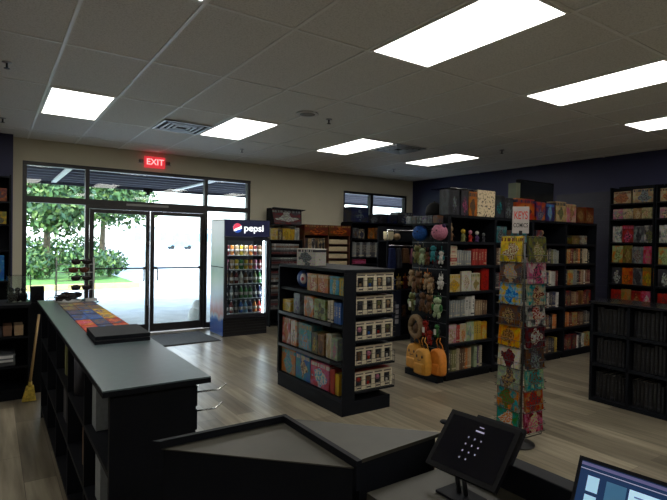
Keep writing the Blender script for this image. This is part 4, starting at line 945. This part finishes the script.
under('paper_roll',3.195,.10,.07,.24,.08,'grey','pale paper roll standing on the counter bottom shelf','roll',True)
under('paper_roll',3.27,.10,.07,.24,.08,'tan','tan paper roll beside the pale one on the bottom shelf','roll',True)
under('paper_stack',3.6,.39,.14,.2,.16,'charcoal','charcoal box under the counter, middle shelf','box')
under('paper_stack',4.0,.68,.16,.14,.18,'charcoal','charcoal box far along under the counter, upper shelf','box')
under('paper_stack',3.55,.68,.05,.2,.14,'olive','thin olive book under the counter, upper shelf','book')
under('paper_stack',2.8,.39,.05,.22,.14,'brown','thin brown book under the counter, middle shelf','book')
# comics laid on the counter
INK = 1.25
CC = [('dark_red','red','orange'),('navy','charcoal','purple'),('red','orange','tan'),('navy','blue','charcoal'),('red','dark_red','tan'),('blue','navy','yellow'),('navy','purple','charcoal'),('orange','yellow','navy'),('navy','blue','grey'),('brown','charcoal','tan'),('charcoal','olive','navy'),('brown','tan','charcoal')]
CC = [('red','red','orange'),('navy','charcoal','blue'),('red','orange','tan'),('red','orange','pink'),('navy','charcoal','brown'),('red','charcoal','orange'),('navy','blue','charcoal'),('blue','navy','charcoal'),('yellow','orange','navy'),('charcoal','navy','purple'),('navy','blue','olive'),('tan','yellow','navy'),('brown','charcoal','olive'),('charcoal','brown','navy'),('brown','olive','charcoal'),('charcoal','olive','brown'),('brown','charcoal','tan'),('charcoal','navy','brown')]
for k, c_ in enumerate(CC):
    r_, q_ = divmod(k, 3); m = printed('flat_'+'_'.join(c_), list(c_), 3.0, band=False, rough=.6)
    b = MB(); b.box(0,.085,0,.235,0,.006,m).box(.002,.085,.002,.233,.006,.0075,m)
    tag(b.build('card_pack', loc=(.455+.088*q_,3.13+.25*r_,1.0)), '%s card sheet on the counter, %s row from the case, %s from left' % (words(c_[0]), ORD[r_], ORD[q_]), 'card', 'card sheets on the long counter')
INK = .66
t = thing('binder_case', 'flat black zip case lying on the grey countertop', 'case', (.44,2.77,1.0), math.radians(-1))
MB().box(0,.27,0,.32,0,.018,black).box(.004,.266,.004,.316,.018,.022,mat('zip', (.05,.05,.05), .3)).box(0,.27,0,.32,.022,.042,black).build('shell', t, bevel=.005)
MB().tube([(.27,.1,.02),(.30,.12,.015),(.305,.17,.012),(.27,.2,.02)],.003,chrome,n=5).build('zip_pull', t)
# sunglasses rack
acr = glass('clear_acrylic'); lens = mat('lens_dark', (.012,.01,.012), .15)
t = thing('sunglasses_rack', 'clear acrylic sunglasses rack at the window end of the counter', 'rack', (.60,4.83,1.0)); t.scale = (1.2,1,1)
MB().box(-.13,.13,-.06,.06,0,.008,acr).build('base', t)
wp = mat('clear_edge', (.5,.53,.53), .3)
MB().box(.115,.123,-.05,.05,.008,.37,acr).box(.113,.125,-.053,-.047,.008,.37,wp).build('side_panel', t)
MB().box(-.123,-.115,-.05,.05,.008,.37,acr).box(-.124,-.116,-.053,-.050,.008,.37,wp).build('side_panel', t)
for z in (.09,.17,.24,.31): MB().box(-.114,.112,-.045,-.040,z,z+.006,wp).build('rod', t)
def shades(loc, rz, label, col=None):
    t = thing('sunglasses', label, 'sunglasses', loc, rz, group='sunglasses on the rack'); m = col or lens
    t.scale = (1.25,1,1.25); f = MB()
    for s in (-1,1): f.ball((s*.034,0,0),(.031,.006,.02),m,n=14,k=8)
    f.build('lenses', t); MB().box(-.012,.012,-.003,.003,.004,.010,m).box(-.066,.066,-.003,.003,.008,.015,m).build('bridge', t)
    for s in (-1,1): MB().tube([(s*.066,0,.01),(s*.068,.06,.01),(s*.064,.10,-.01)],.0025,m,n=5).build('temple', t)
brn = mat('lens_brown', (.08,.02,.01), .2)
for k, z in enumerate((.115,.195,.265,.335)):
    shades((.645-.02*(k==2),4.775,1.0+z), .05, '%s sunglasses, %s pair from the bottom of the rack' % ('brown-tinted' if k == 2 else 'dark', ORD[k]), brn if k == 2 else lens)
t = thing('sunglasses_tray', 'white oval tray of folded sunglasses in front of the rack', 'tray', (.53,4.66,1.0))
MB().lathe([(.02,0),(.09,.004),(.105,.025),(.10,.025),(.085,.010),(.01,.008)], white_plastic, n=24).build('dish', t)
for k in range(3): shades((.50+.03*k,4.64+.02*k,1.04+.012*k), .6-.5*k, 'dark sunglasses lying in the oval tray, %s pair' % ORD[k])
tag(MB().box(-.05,.05,-.04,.04,0,.01,acr).box(-.045,.045,.0,.008,.01,.035,white_plastic).build('card_holder', loc=(.70,4.62,1.0)), 'small clear card holder by the rack at the counter end', 'holder')

# ------------------------------------------------------------------ back counter at the left with small items, broom
t = thing('back_counter', 'low black back counter with open shelves at the far left', 'counter', (-1.5,5.55,0))
L_ = 1.82
MB().box(0,L_,0,.5,.87,.9,black).build('countertop', t); MB().box(0,L_,.46,.5,0,.87,black).box(0,.02,0,.46,0,.87,black).box(L_-.02,L_,0,.46,0,.87,black).box(.02,L_-.02,.02,.46,0,.08,black).build('body', t)
for z in (.08,.30,.58): MB().box(.02,L_-.02,.01,.46,z,z+.02,black).build('shelf', t)
t = thing('printer', 'flat grey and white printer on the back counter shelf', 'printer', (-.18,5.58,.322))
MB().box(0,.38,0,.36,0,.11,mat('printer_grey', (.1,.11,.12), .4)).build('body', t, bevel=.01); MB().box(.02,.36,-.03,.02,.045,.06,white_plastic).build('paper_tray', t); MB().box(.02,.36,-.002,0,.075,.10,white_plastic).build('front_strip', t)
for x, c_, lb in ((.10,'brown','brown carton on the upper shelf behind the broom'),(.02,'charcoal','charcoal carton on the upper shelf left of the brown one'),(.19,'tan','small tan carton on the upper shelf nearest the broom')):
    item('carton', carton_mesh(mat('ct_'+c_, COL[c_], .6)), (.07,.2,.1 if c_ != 'charcoal' else .07), (x,5.6,.602), 0, lb, 'box', 'cartons under the back counter')
t = thing('acrylic_case', 'clear acrylic case with dark trinkets on the back counter', 'case', (.13,5.72,.9))
MB().box(0,.2,0,.004,0,.26,acr).box(0,.2,.146,.15,0,.26,acr).box(0,.004,.004,.146,0,.26,acr).box(.196,.2,.004,.146,0,.26,acr).build('walls', t); MB().box(0,.2,0,.15,.26,.264,acr).box(0,.2,0,.15,-.0,.003,acr).build('lid', t)
for k in range(3): tag(MB().ball((0,0,.05),(.035,.035,.05),lens,n=10,k=7).ball((0,0,.115),.025,lens,n=10,k=7).build('trinket', loc=(.17+.05*k,5.79,.903)), 'dark trinket inside the clear acrylic case, %s from the left' % ORD[k], 'figurine', 'trinkets in the acrylic case')
t = thing('desk_speaker', 'small black speaker on the back counter beside the acrylic case', 'speaker', (.36,5.62,.9)) if False else thing('desk_speaker', 'small black speaker standing by the counter end below the window', 'speaker', (.335,5.62,0))
if True:
    MB().box(-.01,.1,0,.1,.905,1.06,black).build('cabinet', t, bevel=.006); MB().cyl((.045,-.001,.96),(.045,-.004,.96),.03,lens,n=16).build('driver', t)
    MB().box(-.012,.102,-.002,.3,.87,.905,black).box(-.01,.1,.1,.28,0,.87,black).build('stand', t)
for x, lb in ((.02,'small dark object at the left end of the back counter'),(-.12,'round dark trinket on the back counter at the left edge')):
    tag(MB().lathe([(.04,0),(.045,.04),(.02,.09),(.025,.1)], lens, n=12).build('trinket', loc=(x,5.7,.9)), lb, 'figurine')
t = thing('broom', 'yellow broom with a wooden handle leaning on the back counter', 'broom', (.31,5.44,0))
MB().cyl((0,.0,.17),(.075,.10,.80),.011,mat('broom_handle', (.4,.26,.1), .5),n=10).build('handle', t)
MB().hull([(-.065,-.02,.01),(.05,-.02,.01),(.05,.025,.01),(-.065,.025,.01),(-.03,-.012,.15),(.03,-.012,.15),(.03,.018,.15),(-.03,.018,.15)], mat('bristle_yellow', (.55,.4,.06), .9, scale=40, var=.4, bump=.6)).build('bristles', t)
MB().cyl((0,0,.14),(.004,.004,.19),.02,mat('broom_cap', (.5,.35,.05), .5),r2=.013).build('cap', t)

# ------------------------------------------------------------------ front cash counter
top_m = mat('counter_olive', (.034,.031,.021), .45, var=.12, scale=20)
t = thing('corner_counter', 'black corner counter with a recessed triangular top and raised rim', 'counter', (.38,.99,0))
a, b_, c_ = (.0,.365), (.37,.365), (.37,.0)
MB().prism([a,c_,b_], .982, .985, top_m).build('inset_top', t)
MB().prism([(-.005,.365),(.372,.365),(.372,.38),(-.02,.38)], .93, 1.005, black).prism([(.37,-.012),(.385,-.012),(.385,.38),(.37,.38)], .93, 1.005, black).build('rim', t)
MB().prism([(0.006,.363),(.368,.002),(.368,.363)], .0, .981, black).build('body', t)
t = thing('front_counter', 'dark counter section with a smooth olive top left of the tablet', 'counter', (.766,.99,0))
MB().prism([(.0,-.0),(.315,.02),(.0,.345)], .990, 1.0, top_m).build('countertop', t); MB().prism([(.006,.006),(.295,.026),(.006,.325)], 0, .9895, black).build('body', t)
t = thing('register_desk', 'low register desk with a raised black outer ledge, under the tablet', 'desk', (.768,-.9,0))
MB().box(.0,.32,.3,1.86,.90,.93,top_m).build('work_surface', t); MB().box(.325,.37,.3,1.905,0,.93,black).build('body', t)
MB().prism([(.315,.3),(.39,.3),(.345,1.90),(.30,1.88)], .931, 1.0, black).build('ledge', t, bevel=.003)
# tablet point of sale
def screen_prop(name, label, cat, TL, TR, BL, th, scr, extra):
    """slab whose screen faces the viewer: built in its own frame from three corners"""
    TL, TR, BL = Vector(TL), Vector(TR), Vector(BL); u = (TR-TL); W = u.length; u.normalize(); v = (BL-TL); v -= u*v.dot(u); H = v.length; v.normalize(); n = u.cross(v)
    if n.dot(Vector((0,0,1.547))-TL) < 0: n = -n
    t = thing(name, label, cat, (BL.x,BL.y,.93)); M3 = lambda a, b, c: tuple(TL+u*a+v*b+n*c-Vector((BL.x,BL.y,.93)))
    def slab(a0,a1,b0,b1,c0,c1,m,nm,par=t):
        q = MB(); P = [M3(a0,b0,c0),M3(a1,b0,c0),M3(a1,b1,c0),M3(a0,b1,c0),M3(a0,b0,c1),M3(a1,b0,c1),M3(a1,b1,c1),M3(a0,b1,c1)]; q.hull(P, m); bmesh.ops.recalc_face_normals(q.bm, faces=q.bm.faces); return q.build(nm, par)
    return t, slab, W, H, M3
t, slab, W, H, M3 = screen_prop('tablet_terminal', 'black tablet terminal with a keypad screen on a small stand', 'tablet', (1.035,.93,1.10), (1.055,.73,1.10), (.93,.867,.985), .012, None, None)
slab(0,W,0,H,-.012,0,mat('tablet_black', (.003,.003,.004), .5, spec=.08),'casing'); scr = slab(.012,W-.012,.012,H-.012,0,.001,mat('screen_dark', (.004,.004,.007), .12, spec=.3),'screen')
slab(W*.34,W*1.0,-.012,H*.5,-.026,-.013,black,'back_plate')
dot = emit('screen_dots', (.45,.42,.6), .25); 
for r_ in range(4):
    for q_ in range(3):
        if r_ == 3 and q_ == 2: continue
        slab(W*(.40+.09*q_),W*(.40+.09*q_)+.003,H*(.36+.115*r_),H*(.36+.115*r_)+.004,.001,.0016,dot,'key_dot',scr) if False else slab(W*(.40+.09*q_),W*(.40+.09*q_)+.003,H*(.36+.115*r_),H*(.36+.115*r_)+.004,.001,.0016,dot,'key_dot')
slab(W*.46,W*.58,H*.22,H*.245,.001,.0016,dot,'screen_text')
slab(W*.49,W*.55,H*.15,H*.165,.001,.0016,dot,'screen_text')
q0 = M3(W*.45,H*.95,-.006); q1 = M3(W*.55,H*.95,-.006)
MB().tube([q0,(q0[0]+.01,q0[1],.007)],.006,black_metal).tube([q1,(q1[0]+.01,q1[1],.007)],.006,black_metal).build('leg', t); MB().box(q0[0]-.03,q0[0]+.04,q1[1]-.04,q0[1]+.04,.001,.007,black).build('foot', t)
pz = M3(-.008,H*.25,-.006); MB().ball(pz,(.012,.014,.006),black,n=8,k=6).build('clip', t)
# laptop at the bottom right
t, slab, W, H, M3 = screen_prop('laptop', 'open laptop with a blue window on its screen, bottom right corner', 'laptop', (1.055,.585,1.095), (1.085,.245,1.10), (.975,.575,.935), .012, None, None)
slab(0,W,0,H,-.008,0,black,'lid')
m, tt, b = new_mat('laptop_screen'); b.inputs['Base Color'].default_value = (.01,.02,.05,1); b.inputs['Emission Color'].default_value = (.010,.026,.07,1); b.inputs['Emission Strength'].default_value = 1.0
b.inputs['Roughness'].default_value = .2; b.inputs['Specular IOR Level'].default_value = .25
slab(.008,W-.008,.008,H-.01,0,.001,m,'screen')
slab(.008,W-.008,.010,.016,.001,.0014,emit('scr_bar', (.10,.09,.2), .6),'menu_bar'); slab(.008,W*.6,.022,.0235,.001,.0014,emit('scr_line', (.3,.3,.4), .8),'tool_row')
slab(.025,.048,.034,.065,.001,.0014,emit('scr_pale', (.3,.5,.65), .8),'thumbnail'); slab(.025,.048,.072,.10,.001,.0014,emit('scr_pale', (0,0,0), 1),'thumbnail')
slab(.062,.10,.034,.15,.001,.0014,emit('scr_mid', (.03,.10,.18), .8),'side_pane'); slab(.105,.32,.034,.15,.001,.0014,emit('scr_page', (.4,.6,.75), .8),'page_pane')
for k in range(5): slab(.115,.16-.004*k,.044+.012*k,.047+.012*k,.0014,.0018,emit('scr_ink', (.08,.15,.3), .6),'text_line')
MB().box(-.24,-.005,-.33,.0,.001,.014,black).build('keyboard_base', t, bevel=.003)
